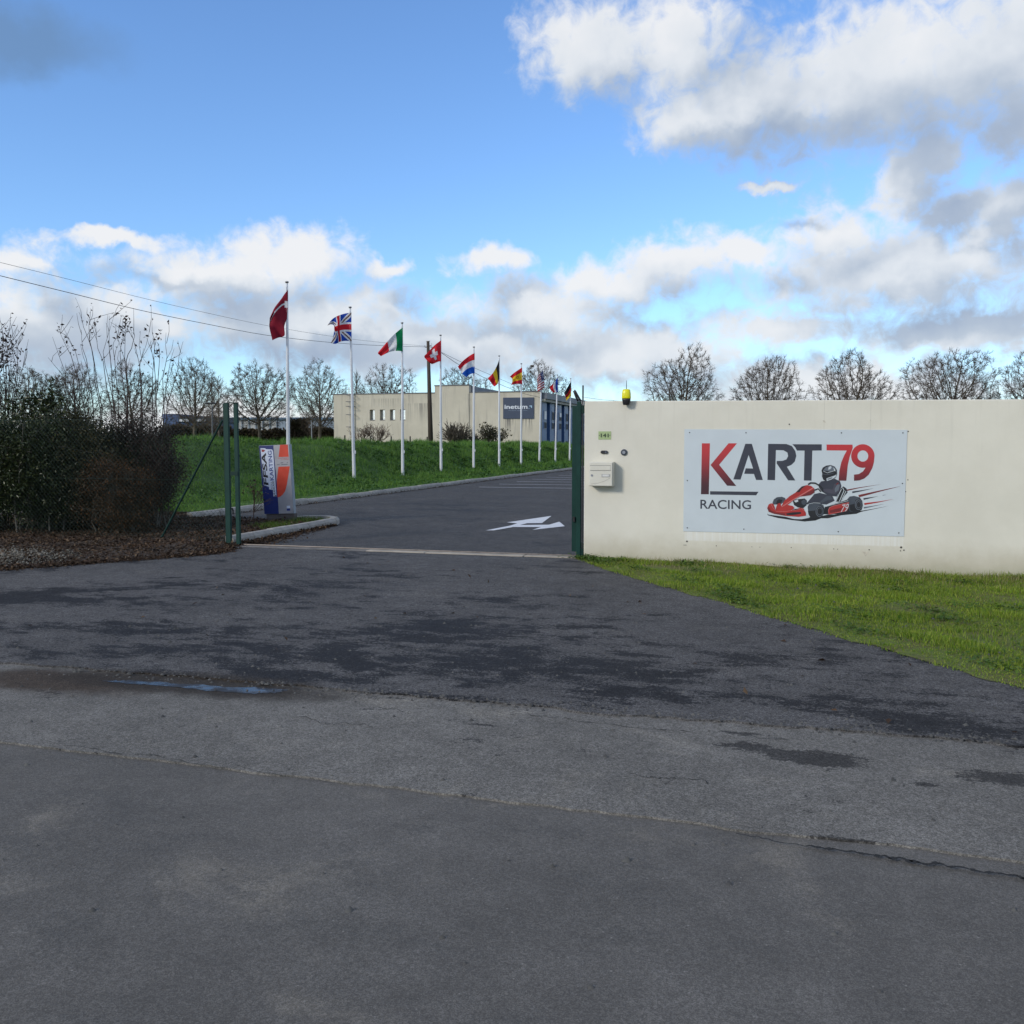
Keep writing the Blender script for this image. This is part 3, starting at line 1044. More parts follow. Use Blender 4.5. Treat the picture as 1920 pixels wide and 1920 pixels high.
M_CLOVER = leafy('verge_weed_leaves', [(0.050, 0.115, 0.014), (0.085, 0.16, 0.02), (0.12, 0.20, 0.026)], 0.5, 0.3)
o = leaves('verge_weeds', P, r.uniform(0.02, 0.045, len(P)), M_CLOVER, None, 46, 0.7, 0.7)
tag(o, 'low dark leafy weeds among the grass of the verge', 'weeds', kind='stuff')

# =================================================================== WALL AND ITS FITTINGS
WU0 = site(plane(1095, 900, GATE_V))[0]
ZT0, ZT1 = plane(1100, 752, GATE_V).z, plane(1920, 748.5, GATE_V).z
WU1 = site(plane(1920, 748.5, GATE_V))[0]
ztop = lambda u: ZT0 + (ZT1 - ZT0) * (u - WU0) / (WU1 - WU0)
NV = V * -1.0                                 # out of the wall, towards the road

M_WALL, g, b = new_mat('cream_render')
pos = g.n('ShaderNodeNewGeometry').outputs['Position']
su = g.vm('DOT_PRODUCT', pos, tuple(U))
zc = g.sep(pos)[2]
suz = g.comb(su, zc, 0.0)
f = g.noise(pos, 1.1, 6, 0.6)
c = g.mix(g.step(f, 0.3, 0.7), (0.620, 0.598, 0.515), (0.685, 0.662, 0.575))
streak = g.noise(g.vm('MULTIPLY', suz, (9.0, 0.5, 1)), 1.0, 6, 0.65)
c = g.mix(g.m('MULTIPLY', g.step(streak, 0.50, 0.74), g.step(zc, 0.9, 2.15, 0.0, 0.24)), c, (0.42, 0.40, 0.35))
# splash dirt near the foot
dirt = g.m('MULTIPLY', g.step(g.m('ADD', zc, g.m('MULTIPLY', g.noise(suz, 3.5, 6, 0.65), 0.35)), 0.20, 0.62, 1, 0), 0.6)
c = g.mix(dirt, c, (0.38, 0.34, 0.24))
alg = g.m('MULTIPLY', g.step(g.m('ADD', zc, g.m('MULTIPLY', g.noise(suz, 5.0, 6, 0.7), 0.25)), 0.10, 0.26, 1, 0), 0.25)
c = g.mix(alg, c, (0.20, 0.22, 0.11))
# pale rectangle left by an older, larger panel
ga, gb = plane(1284, 1003, GATE_V), plane(1693, 1028, GATE_V)
inu = g.m('MULTIPLY', g.step(su, site(ga)[0] - 0.01, site(ga)[0] + 0.01), g.step(su, site(gb)[0] - 0.01, site(gb)[0] + 0.01, 1, 0))
inz = g.m('MULTIPLY', g.step(zc, gb.z + 0.01, gb.z + 0.035), g.step(zc, ga.z + 0.1, ga.z + 0.12, 1, 0))
drip = g.noise(g.vm('MULTIPLY', suz, (40.0, 0.6, 1)), 1.0, 3, 0.5)
c = g.mix(g.m('MULTIPLY', g.m('MULTIPLY', inu, inz), g.step(drip, 0.3, 0.62, 0.5, 0.2)), c, (0.76, 0.78, 0.78))
# hairline joints
for px in (1545, 1632):
    uj = site(plane(px, 800, GATE_V))[0]
    j = g.step(g.m('ABSOLUTE', g.m('SUBTRACT', su, uj)), 0.002, 0.005, 0.22, 0.0)
    c = g.mix(g.m('MULTIPLY', j, g.step(zc, 0.7, 1.9)), c, (0.25, 0.24, 0.22))
g.set(b.inputs['Base Color'], c)
b.inputs['Roughness'].default_value = 0.93
b.inputs['Specular IOR Level'].default_value = 0.2
hgt = g.m('ADD', g.noise(pos, 160, 4, 0.6), g.m('MULTIPLY', g.noise(pos, 7, 3, 0.5), 2.0))
bn = g.n('ShaderNodeBump', {'Strength': 0.35, 'Distance': 0.004, 'Height': hgt})
g.set(b.inputs['Normal'], bn.outputs[0])

WEND = 18.0
wall = thing('boundary_wall', S(WU0, GATE_V + 0.1, 0), 'long cream rendered wall to the right of the green gate post', 'wall')
mb = MB()
vs = []
for a in (WU0, WEND):
    for vv_ in (GATE_V, GATE_V + 0.2):
        vs += [S(a, vv_, -0.3), S(a, vv_, ztop(a))]
mb.add(vs, [(0, 4, 5, 1), (4, 6, 7, 5), (6, 2, 3, 7), (2, 0, 1, 3), (1, 5, 7, 3), (0, 2, 6, 4)])
mb.build('wall_body', M_WALL, wall, bevel=0.012)
M_HOLE = plain('anchor_hole_dark', (0.05, 0.045, 0.04), 0.9)
M_PATCH = plain('render_patch', (0.50, 0.46, 0.38), 0.95, var=0.2, scale=20)


def disc(mb, c, r, n=10, thick=0.003, out=NV):
    a, b_ = U, Vector((0, 0, 1))
    pts = [c + (a * math.cos(2 * math.pi * i / n) + b_ * math.sin(2 * math.pi * i / n)) * r for i in range(n)]
    return mb.prism(pts, out * thick)


Z8 = lambda x, y: (1260 + x / 4.174, 780 + y / 4.174)
for (x, y, rr_) in ((918, 65, .009), (117, 981, .012), (1793, 1028, .013), (95, 1010, .006), (108, 1010, .006), (347, 1016, .006), (625, 1024, .005), (688, 1026, .005),
                    (933, 1030, .006), (1266, 1040, .006), (1296, 1042, .005), (1543, 1047, .008), (1788, 1055, .007), (1815, 1050, .009), (1828, 592, .007),
                    (1846, 500, .007), (1848, 121, .008)):
    mb = disc(MB(), plane(*Z8(x, y), GATE_V), rr_)
    mb.build('anchor_hole', M_HOLE, wall)
for poly in ([(1180, 32), (1195, 36), (1203, 52), (1185, 48)], [(1488, 1060), (1540, 1063), (1515, 1098)], [(1548, 28), (1558, 33), (1550, 40)]):
    mb = MB().prism([plane(*Z8(x, y), GATE_V) for x, y in poly], NV * 0.003)
    mb.build('render_patch', M_PATCH, wall)

# ------------------------------------------------------------------ the large printed panel
M_PANEL = plain('printed_panel_white', (0.52, 0.575, 0.61), 0.42, var=0.03, scale=2, spec=0.4)
M_NAVY = plain('print_dark_slate', (0.036, 0.039, 0.056), 0.45, var=0.05)
M_BLACK = plain('print_black', (0.012, 0.013, 0.017), 0.45, var=0.05)
M_GREY = plain('print_grey', (0.12, 0.14, 0.17), 0.45, var=0.1)
M_SLATE = plain('print_tyre_slate', (0.055, 0.066, 0.085), 0.45, var=0.1)
M_LIGHT = plain('print_highlight', (0.50, 0.55, 0.58), 0.45, var=0.05)
M_RED = plain('print_red', (0.36, 0.025, 0.022), 0.45, var=0.1)
M_DRED = plain('print_dark_red', (0.15, 0.016, 0.018), 0.45, var=0.1)
M_PINK = plain('print_pink', (0.52, 0.16, 0.15), 0.45, var=0.05)
M_ARM = plain('print_arm', (0.060, 0.058, 0.080), 0.45, var=0.1)


def grad_mat(name, ztop_, zbot_):
    mt, g, b = new_mat(name)
    z = g.sep(g.n('ShaderNodeNewGeometry').outputs['Position'])[2]
    c = g.mix(g.step(z, zbot_, ztop_), (0.050, 0.014, 0.022), (0.47, 0.030, 0.036))
    g.set(b.inputs['Base Color'], c)
    b.inputs['Roughness'].default_value = 0.45
    return mt


PV = GATE_V - 0.006                                  # front of the panel
corners = [Z8(97, 103), Z8(1842, 108), Z8(1815, 943), Z8(88, 902)]
pc = [plane(x, y, PV) for x, y in corners]
sign = thing('advertising_panel', plane(1490, 1003, GATE_V), 'large white panel with red and black kart racing print on the cream wall', 'sign')
MB().prism(pc, V * 0.005).build('panel', M_PANEL, sign)
M_SCREW = plain('screw_head', (0.05, 0.05, 0.055), 0.4, 0.5)
for x, y in ((138, 129), (579, 131), (1326, 132), (1807, 132), (120, 505), (1803, 528), (120, 875), (562, 885), (1301, 905), (1775, 915)):
    disc(MB(), plane(*Z8(x, y), PV), 0.008, 8, 0.004).build('screw', M_SCREW, sign)
Z2 = lambda x, y: (1300 + x / 5.3333, 810 + y / 5.3333)
Z1 = lambda x, y: (1430 + x / 7.1111, 860 + y / 7.1111)
LAY = 0.0006


def printed(name, poly, mat, parent, layer, Z):
    v_ = PV - LAY * layer
    return MB().poly([plane(*Z(x, y), v_) for x, y in poly]).build(name, mat, parent)


def stroke(name, pts, wd, mat, parent, layer, Z, taper=False):
    L, R = [], []
    for i, p in enumerate(pts):
        a, b_ = Vector(pts[max(i - 1, 0)]), Vector(pts[min(i + 1, len(pts) - 1)])
        n_ = Vector((-(b_ - a).y, (b_ - a).x)).normalized() * wd / 2 * ((1 - i / (len(pts) - 1)) if taper else 1)
        L.append((p[0] + n_.x, p[1] + n_.y))
        R.append((p[0] - n_.x, p[1] - n_.y))
    v_ = PV - LAY * layer
    mb = MB()
    n = len(pts)
    mb.add([plane(*Z(*q), v_) for q in L] + [plane(*Z(*q), v_) for q in R], [(i, i + 1, n + i + 1, n + i) for i in range(n - 1)])
    return mb.build(name, mat, parent)


def ell(cx, cy, rx, ry, n=22, a0=0):
    return [(cx + rx * math.cos(2 * math.pi * i / n), cy + ry * math.sin(2 * math.pi * i / n)) for i in range(n)]


ztk, zbk = plane(*Z2(100, 110), PV).z, plane(*Z2(100, 560), PV).z
M_GRADK = grad_mat('print_red_fading_to_black', ztk, zbk - 0.02)
z79 = plane(*Z2(1500, 125), PV).z, plane(*Z2(1500, 520), PV).z
M_GRAD79 = grad_mat('print_red_fading_to_maroon', z79[0], z79[1] - 0.1)
K1 = [(85, 113), (166, 113), (155, 623), (76, 623)]
K2 = [(352, 113), (437, 113), (258, 328), (430, 540), (338, 537), (172, 330)]
A_ = [(520, 118), (585, 118), (695, 480), (627, 480), (606, 420), (508, 418), (524, 363), (597, 365), (553, 230), (472, 476), (400, 474)]
R_ = [(748, 118), (930, 120), (985, 140), (1020, 190), (1030, 240), (1015, 295), (980, 330), (935, 347), (1020, 485), (948, 484), (834, 315), (834, 290),
      (890, 288), (930, 275), (948, 240), (940, 205), (900, 183), (826, 181), (817, 482), (741, 480)]
T_ = [(990, 122), (1284, 123), (1284, 185), (1190, 186), (1182, 487), (1105, 485), (1112, 186), (1036, 186), (1020, 155)]
S7 = [(1332, 125), (1592, 126), (1594, 160), (1566, 240), (1545, 330), (1530, 488), (1453, 487), (1460, 390), (1480, 300), (1510, 230), (1535, 186), (1332, 184)]
o = printed('printed_letter', K1, M_GRADK, sign, 1, Z2)
printed('letter_arm', K2, M_GRADK, o, 1, Z2)
for p in (A_, R_, T_):
    printed('printed_letter', p, M_NAVY, sign, 1, Z2)
printed('printed_numeral', S7, M_GRAD79, sign, 1, Z2)
n = 40
ring_o, ring_i = ell(1695, 240, 117, 118, n), ell(1695, 240, 54, 56, n)
mb = MB()
v_ = PV - LAY * 2
mb.add([plane(*Z2(*q), v_) for q in ring_o] + [plane(*Z2(*q), v_) for q in ring_i], [(i, (i + 1) % n, n + (i + 1) % n, n + i) for i in range(n)])
o9 = mb.build('printed_numeral', M_GRAD79, sign)
printed('numeral_tail', [(1812, 235), (1806, 300), (1790, 360), (1755, 425), (1710, 465), (1660, 484), (1607, 488), (1607, 426), (1655, 420), (1695, 395), (1718, 362), (1728, 335), (1745, 290)],
        M_GRAD79, o9, 3, Z2)
printed('underline', [(167, 592), (652, 598), (628, 633), (167, 626)], M_NAVY, sign, 1, Z2)
lettering('printed_word', 'RACING', Z2(70, 768), Z2(577, 774), Z2(70, 676), PV - LAY, M_NAVY, sign, bold=0.012)

kart = printed('kart_picture', [(58, 728), (75, 745), (300, 775), (480, 800), (620, 785), (650, 770), (760, 740), (800, 745), (960, 745), (1080, 715), (1300, 690),
                                (1310, 710), (1250, 735), (1050, 755), (870, 795), (780, 795), (700, 825), (560, 838), (400, 820), (200, 790), (70, 755)], M_BLACK, sign, 2, Z1)
KP = [  # colour, layer, outline
    (M_BLACK, 3, [(830, 640), (960, 600), (1150, 540), (1210, 600), (1290, 690), (1150, 730), (880, 742), (800, 745)]),
    (M_SLATE, 4, [(130, 590), (150, 540), (190, 510), (250, 505), (300, 525), (310, 560), (240, 610), (140, 612)]),
    (M_BLACK, 5, [(190, 560), (215, 540), (265, 550), (245, 590), (200, 612), (180, 600)]),
    (M_NAVY, 4, [(580, 600), (640, 530), (690, 470), (760, 455), (860, 480), (930, 500), (960, 560), (850, 612), (760, 602), (680, 592), (600, 612)]),
    (M_SLATE, 5, [(760, 580), (850, 500), (900, 498), (945, 540), (850, 560), (800, 590)]),
    (M_BLACK, 5, [(400, 560), (430, 545), (560, 530), (590, 560), (585, 620), (540, 660), (470, 650), (420, 620)]),
    (M_SLATE, 6, [(515, 570), (550, 540), (580, 560), (575, 610), (545, 620), (520, 600)]),
    (M_LIGHT, 6, [(415, 560), (470, 545), (475, 570), (440, 585)]),
    (M_BLACK, 5, [(970, 572), (1030, 410), (1075, 368), (1115, 395), (1132, 450), (1090, 495), (1035, 575)]),
    (M_NAVY, 6, [(738, 350), (780, 302), (850, 292), (960, 268), (1030, 300), (1050, 365), (1022, 440), (985, 505), (900, 495), (840, 472), (790, 440), (758, 400)]),
    (M_ARM, 7, [(955, 340), (1000, 312), (1042, 345), (1022, 430), (965, 470), (880, 460), (820, 440), (800, 408), (860, 402), (930, 412)]),
    (M_GREY, 8, [(960, 400), (1000, 340), (1030, 350), (1010, 420), (965, 450)]),
    (M_DRED, 8, [(975, 340), (1000, 318), (1020, 325), (990, 350)]),
    (M_BLACK, 8, [(785, 160), (800, 120), (850, 92), (910, 85), (960, 105), (988, 150), (990, 210), (970, 255), (920, 282), (850, 304), (810, 282), (790, 235), (795, 200)]),
    (M_GREY, 9, [(805, 160), (840, 115), (905, 92), (955, 112), (975, 150), (900, 178), (850, 160)]),
    (M_LIGHT, 10, [(872, 148), (880, 112), (912, 96), (918, 120), (900, 140)]),
    (M_LIGHT, 10, [(940, 118), (965, 140), (972, 170), (955, 160)]),
    (M_LIGHT, 9, [(852, 262), (968, 222), (985, 205), (972, 245), (925, 274), (855, 298)]),
    (M_GREY, 10, [(862, 268), (930, 246), (928, 262), (866, 284)]),
    (M_RED, 9, [(440, 450), (520, 370), (590, 352), (650, 365), (690, 400), (690, 450), (640, 485), (560, 498), (500, 505), (430, 540), (340, 610), (240, 648), (290, 560), (360, 500)]),
    (M_DRED, 10, [(520, 495), (600, 450), (690, 405), (690, 450), (640, 485), (560, 498)]),
    (M_BLACK, 10, [(445, 450), (520, 372), (580, 355), (520, 400), (490, 445)]),
    (M_SLATE, 9, [(600, 640), (620, 602), (680, 585), (760, 590), (810, 620), (825, 680), (800, 750), (760, 785), (690, 800), (640, 790), (610, 740)]),
    (M_BLACK, 10, [(603, 700), (700, 690), (720, 640), (770, 620), (815, 650), (820, 700), (795, 750), (755, 785), (690, 802), (640, 790), (612, 745)]),
    (M_GREY, 11, ell(758, 703, 52, 72)), (M_BLACK, 12, ell(759, 703, 45, 64)), (M_GREY, 13, ell(760, 703, 36, 50)), (M_BLACK, 14, ell(761, 703, 31, 44)),
    (M_SLATE, 9, [(1125, 545), (1160, 505), (1220, 492), (1290, 510), (1325, 560), (1335, 620), (1320, 680), (1280, 705), (1220, 715), (1160, 700), (1135, 640)]),
    (M_BLACK, 10, [(1150, 620), (1225, 600), (1240, 550), (1290, 525), (1325, 565), (1334, 620), (1318, 680), (1280, 703), (1215, 713), (1165, 690)]),
    (M_GREY, 11, ell(1278, 614, 48, 70)), (M_BLACK, 12, ell(1279, 614, 41, 61)), (M_GREY, 13, ell(1279, 614, 32, 46)), (M_BLACK, 14, ell(1280, 614, 27, 40)),
    (M_RED, 9, [(60, 660), (80, 610), (110, 595), (140, 600), (160, 645), (172, 685), (182, 640), (200, 600), (235, 590), (250, 645), (330, 615), (400, 630), (425, 660), (380, 690),
                (500, 655), (545, 665), (575, 720), (578, 760), (480, 775), (300, 762), (150, 735), (80, 708)]),
    (M_DRED, 10, [(62, 662), (80, 640), (110, 690), (180, 720), (300, 730), (300, 760), (150, 733), (80, 707)]),
    (M_BLACK, 10, [(160, 650), (170, 690), (182, 650), (176, 705)]),
    (M_BLACK, 11, [(305, 732), (400, 715), (510, 710), (512, 735), (400, 750), (330, 752)]),
    (M_BLACK, 11, [(390, 685), (440, 668), (490, 668), (440, 690)]),
    (M_LIGHT, 10, [(305, 776), (480, 790), (578, 772), (592, 745), (620, 788), (520, 808), (420, 806)]),
    (M_LIGHT, 10, [(795, 762), (815, 742), (880, 742), (840, 752)]),
    (M_RED, 10, [(875, 690), (890, 652), (940, 630), (1150, 582), (1145, 640), (1120, 695), (880, 743)]),
    (M_DRED, 11, [(895, 690), (1060, 650), (1040, 700), (900, 725)]),
]
for mt_, ly, pl in KP:
    printed('printed_shape', pl, mt_, kart, ly, Z1)
for pts, wd_, mt_, ly in (
        ([(675, 388), (560, 458), (420, 540), (255, 640)], 12, M_PINK, 12), ([(605, 345), (640, 322), (700, 326), (760, 360), (795, 400), (802, 440)], 20, M_BLACK, 12),
        ([(690, 420), (740, 400), (775, 440)], 16, M_BLACK, 12), ([(975, 570), (1050, 405)], 9, M_LIGHT, 12), ([(1022, 572), (1085, 425), (1065, 385)], 9, M_LIGHT, 12),
        ([(1055, 545), (1112, 430)], 8, M_LIGHT, 12), ([(875, 690), (890, 652), (940, 630), (1150, 582), (1145, 640), (1120, 695), (880, 743), (875, 690)], 6, M_PINK, 12),
        ([(835, 640), (960, 606), (1140, 560)], 6, M_LIGHT, 12), ([(108, 600), (140, 660), (180, 700), (300, 705), (440, 685), (520, 668), (560, 700)], 5, M_PINK, 13),
        ([(1140, 505), (1220, 494), (1290, 512)], 5, M_LIGHT, 12), ([(610, 605), (680, 588), (770, 593)], 5, M_LIGHT, 12), ([(150, 540), (190, 512), (250, 507)], 5, M_LIGHT, 12),
        ([(810, 165), (860, 190), (960, 160)], 6, M_LIGHT, 12), ([(805, 205), (860, 215), (950, 190)], 4, M_GREY, 12)):
    stroke('printed_line', pts, wd_, mt_, kart, ly, Z1)
lettering('printed_number', '79', Z1(1042, 715), Z1(1140, 698), Z1(1052, 615), PV - LAY * 13, M_LIGHT, kart, bold=0.0, shear=0.25)
for pts, wd_, mt_ in (([(1118, 422), (1300, 385), (1580, 342)], 18, M_DRED), ([(1195, 448), (1330, 425), (1485, 394)], 24, M_NAVY), ([(1280, 500), (1560, 432), (1850, 364)], 32, M_DRED),
                      ([(1345, 538), (1440, 520), (1550, 500)], 24, M_NAVY), ([(1355, 605), (1540, 578), (1745, 540)], 26, M_RED), ([(1350, 655), (1460, 635), (1625, 603)], 22, M_GREY),
                      ([(1290, 706), (1450, 676), (1690, 628)], 14, M_BLACK), ([(1600, 490), (1630, 484), (1650, 480)], 7, M_GREY)):
    stroke('speed_line', pts, wd_, mt_, kart, 3, Z1, taper=True)

# ------------------------------------------------------------------ number plate, reader, button, letter box, beacon
Z7 = lambda x, y: (1040 + x / 5.055, 700 + y / 5.055)
M_PLATE = plain('plate_green', (0.33, 0.42, 0.20), 0.5, var=0.1, scale=30)
M_INK = plain('plate_ink', (0.03, 0.05, 0.02), 0.6)
M_BLK = plain('black_plastic', (0.014, 0.014, 0.016), 0.4, var=0.2)
M_CHROME = plain('steel_button', (0.32, 0.33, 0.36), 0.35, 0.7)
M_BOX = plain('cream_painted_steel', (0.62, 0.60, 0.52), 0.38, var=0.04, scale=3)
M_BOXGAP = plain('letter_box_gap', (0.10, 0.095, 0.085), 0.7)


def wall_rect(x0, y0, x1, y1, Z, out):
    """box standing out of the wall over a pixel rectangle"""
    p, q = plane(*Z(x0, y0), GATE_V), plane(*Z(x1, y1), GATE_V)
    u0, u1 = site(p)[0], site(q)[0]
    return u0, u1, q.z, p.z


u0, u1, z0, z1 = wall_rect(415, 550, 535, 628, Z7, 0)
t = thing('house_number_plate', S((u0 + u1) / 2, GATE_V, z0), 'small pale green number plate reading 141 on the wall', 'number plate')
MB().slab(u0, u1, GATE_V - 0.004, GATE_V - 0.0005, z0, z1).build('plate', M_PLATE, t, bevel=0.0015)
lettering('printed_number', '141', Z7(436, 607), Z7(512, 607), Z7(436, 570), GATE_V - 0.0048, M_INK, t, bold=0.04)
for x in (423, 524):
    disc(MB(), plane(*Z7(x, 588), GATE_V - 0.004), 0.006, 8, 0.003).build('screw', M_SCREW, t)

t = thing('badge_reader', plane(*Z7(471, 760), GATE_V), 'black oblong badge reader between number plate and letter box', 'card reader')
c_ = plane(*Z7(471, 747), GATE_V)
wd, hh = 0.027, 0.022
pts = [c_ + U * (sx * wd + math.cos(a) * 0.022) + Vector((0, 0, math.sin(a) * hh)) for sx, aa in ((1, np.linspace(-1.57, 1.57, 9)), (-1, np.linspace(1.57, 4.71, 9))) for a in aa]
MB().prism(pts, NV * 0.022).build('reader_body', M_BLK, t, bevel=0.004)
disc(MB(), c_ + U * 0.025 + NV * 0.021, 0.012, 16, 0.004).build('reader_eye', plain('reader_eye', (0.10, 0.11, 0.14), 0.2), t)

t = thing('round_call_button', plane(*Z7(657, 780), GATE_V), 'round grey steel call button to the right of the badge reader', 'button')
c_ = plane(*Z7(658, 749), GATE_V)
disc(MB(), c_, 0.044, 26, 0.016).build('rim', plain('button_rim', (0.10, 0.115, 0.14), 0.4, 0.4), t, bevel=0.004)
disc(MB(), c_ + NV * 0.015, 0.034, 24, 0.005).build('inner_ring', plain('button_inner', (0.02, 0.025, 0.035), 0.3), t)
disc(MB(), c_ + NV * 0.019, 0.022, 22, 0.005).build('button_cap', M_CHROME, t)

u0, u1, z0, z1 = wall_rect(348, 838, 590, 1068, Z7, 0)
u1 -= 0.03
lb = thing('letter_box', S((u0 + u1) / 2, GATE_V, z0), 'cream steel letter box mounted on the wall beside the gate', 'letter box')
VB = GATE_V - 0.17
MB().slab(u0, u1, VB + 0.012, GATE_V - 0.0005, z0, z1).build('box_body', M_BOX, lb, bevel=0.004)
door = MB().slab(u0 + 0.008, u1 - 0.008, VB, VB + 0.013, z0 + 0.008, z1 - 0.008).build('door', M_BOX, lb, bevel=0.003)
hz_ = z1 - z0
fl = MB().slab(u0 + 0.022, u1 - 0.03, VB - 0.004, VB - 0.0005, z1 - 0.34 * hz_, z1 - 0.15 * hz_).build('letter_flap', M_BOX, door, bevel=0.0015)
for a in ((u0 + 0.018, u1 - 0.026, z1 - 0.155 * hz_, z1 - 0.135 * hz_), (u0 + 0.018, u1 - 0.026, z1 - 0.355 * hz_, z1 - 0.342 * hz_)):
    MB().slab(a[0], a[1], VB - 0.0016, VB - 0.0003, a[2], a[3]).build('flap_gap', M_BOXGAP, door)
disc(MB(), S(u0 + 0.042, VB, z1 - 0.55 * hz_), 0.015, 14, 0.006).build('lock', M_CHROME, door)
MB().slab(u1 - 0.15, u1 - 0.035, VB - 0.005, VB - 0.0005, z1 - 0.615 * hz_, z1 - 0.49 * hz_).build('name_holder', plain('name_holder', (0.40, 0.40, 0.38), 0.3), door, bevel=0.001)
MB().slab(u1 - 0.135, u1 - 0.05, VB - 0.0065, VB - 0.0052, z1 - 0.585 * hz_, z1 - 0.515 * hz_).build('name_card', plain('name_card', (0.6, 0.6, 0.58), 0.6), door)
cv = [S(u0 + 0.03 + (u1 - u0 - 0.07) * q, VB - 0.0004, z1 - hz_ * (0.90 - 0.24 * q * q)) for q in np.linspace(0, 1, 14)]
MB().tube(cv, 0.0022, 5).build('moulded_curve', plain('moulded_edge', (0.36, 0.35, 0.30), 0.5), door)

M_YEL, g, b = new_mat('yellow_lens')
b.inputs['Base Color'].default_value = (0.72, 0.68, 0.0, 1)
b.inputs['Roughness'].default_value = 0.22
g.set(b.inputs['Normal'], g.n('ShaderNodeBump', {'Strength': 0.4, 'Distance': 0.004, 'Height': g.noise(g.vm('MULTIPLY', g.n('ShaderNodeNewGeometry').outputs['Position'], (60, 60, 6)), 3.0, 2)}).outputs[0])
bc = plane(*Z7(679, 300), GATE_V - 0.07)
bt = thing('warning_beacon', bc, 'yellow flashing beacon with thin aerial on top of the wall', 'beacon')
prof = [(0.040, 0.0), (0.046, 0.013), (0.055, 0.066), (0.056, 0.086)]


def lathe_box(mb, c, prof, n=20, sq=3.2):
    k = len(mb.v)
    for rad, z in prof:
        for j in range(n):
            t_ = 2 * math.pi * j / n
            cx, sx = math.cos(t_), math.sin(t_)
            q = (abs(cx) ** sq + abs(sx) ** sq) ** (-1 / sq)
            mb.v.append(tuple(c + U * cx * q * rad + V * sx * q * rad * 0.8 + Vector((0, 0, z))))
    for i in range(len(prof) - 1):
        for j in range(n):
            j2 = (j + 1) % n
            mb.f.append((k + i * n + j, k + i * n + j2, k + (i + 1) * n + j2, k + (i + 1) * n + j))
    mb.f.append(tuple(k + j for j in range(n))[::-1])
    mb.f.append(tuple(k + (len(prof) - 1) * n + j for j in range(n)))
    return mb


lathe_box(MB(), bc, prof).build('beacon_base', M_BLK, bt, smooth=True)
lathe_box(MB(), bc + Vector((0, 0, 0.085)), [(0.058, 0.0), (0.060, 0.012), (0.058, 0.065), (0.051, 0.110), (0.043, 0.121), (0.025, 0.125)]).build('lens', M_YEL, bt, smooth=True)
MB().tube([bc + Vector((0, 0, 0.205)), bc + Vector((0, 0, 0.28)), bc + Vector((0, 0, 0.325))], [0.005, 0.0045, 0.003], 6).build('aerial', M_BLK, bt)
MB().slab(site(bc)[0] - 0.03, site(bc)[0] + 0.03, GATE_V - 0.03, GATE_V - 0.0005, bc.z + 0.015, bc.z + 0.06).build('bracket', M_BLK, bt)

# ------------------------------------------------------------------ gate: right-hand portal post, open sliding leaf, receiver posts on the left
M_GREEN = plain('green_powder_coat', (0.0035, 0.034, 0.027), 0.5, var=0.15, scale=4, spec=0.22)
M_DGREEN = plain('dark_green_steel', (0.004, 0.024, 0.020), 0.55, var=0.15, spec=0.2)  # darker green for brackets, straps, rear post, stakes and brace


def ucol(px, v):
    return site(plane(px, 900, v))[0]


gp = thing('gate_portal_post', S(ucol(1085, GATE_V), GATE_V + 0.05, 0), 'green steel gate post standing against the end of the cream wall', 'gate post')
a, b_ = ucol(1081, GATE_V), ucol(1088.6, GATE_V)
zt = plane(1085, 753, GATE_V).z
MB().slab(a, b_, GATE_V, GATE_V + 0.06, 0.0, zt).build('post', M_GREEN, gp, bevel=0.004)
c1, c2 = ucol(1090.2, GATE_V), ucol(1092.4, GATE_V)
MB().slab(c1, c2, GATE_V + 0.02, GATE_V + 0.05, 0.02, zt + 0.22).build('rear_bar', M_BLK, gp)
zb = plane(1090, 775, GATE_V).z, plane(1090, 760, GATE_V).z
MB().slab(b_, WU0 - 0.002, GATE_V + 0.008, GATE_V + 0.055, zb[0], zb[1]).build('bracket', M_DGREEN, gp)
zb = plane(1090, 1045, GATE_V).z, plane(1090, 1029, GATE_V).z
MB().slab(b_, WU0 - 0.002, GATE_V + 0.008, GATE_V + 0.055, max(0.02, zb[0]), zb[1]).build('bracket', M_DGREEN, gp)
MB().slab(a - 0.03, b_ + 0.03, GATE_V - 0.03, GATE_V + 0.09, 0.0, 0.035).build('base_plate', M_DGREEN, gp)
MB().tube([plane(1091, 757, GATE_V - .01), plane(1090.6, 752, GATE_V - .01), plane(1092, 751, GATE_V - .01), plane(1094, 754, GATE_V - .01), plane(1093.5, 760, GATE_V - .01)], 0.006, 6).build('roller_clip', M_STEEL, gp)
loop = [(1084, 752), (1080, 744), (1077.5, 737), (1076, 733), (1077, 732), (1079, 734.5), (1082, 740), (1086, 747), (1089, 752)]
MB().tube([plane(x, y, GATE_V + 0.03) for x, y in loop], 0.014, 8).build('cable_loop', M_BLK, gp, smooth=True)

leaf = thing('sliding_gate', S(ucol(1076, GATE_V + 0.35), GATE_V + 0.35, 0.0), 'open green sliding gate leaf, its end showing beside the portal post', 'gate')
VL = GATE_V + 0.30
a, b_ = ucol(1072.3, VL), ucol(1081.8, VL)
zt2 = plane(1076, 761, VL).z
MB().slab(a, b_, VL, VL + 0.06, 0.07, zt2).build('end_stile', M_GREEN, leaf, bevel=0.003)
MB().slab(b_, b_ + 6.2, VL + 0.005, VL + 0.055, zt2 - 0.08, zt2 - 0.002).build('top_rail', M_GREEN, leaf)
MB().slab(b_, b_ + 6.2, VL + 0.005, VL + 0.055, 0.075, 0.20).build('bottom_rail', M_GREEN, leaf)
bar = MB().slab(-0.0125, 0.0125, -0.0125, 0.0125, 0.2, zt2 - 0.08).build('bar', M_GREEN, leaf)
og = Vector(leaf.location)
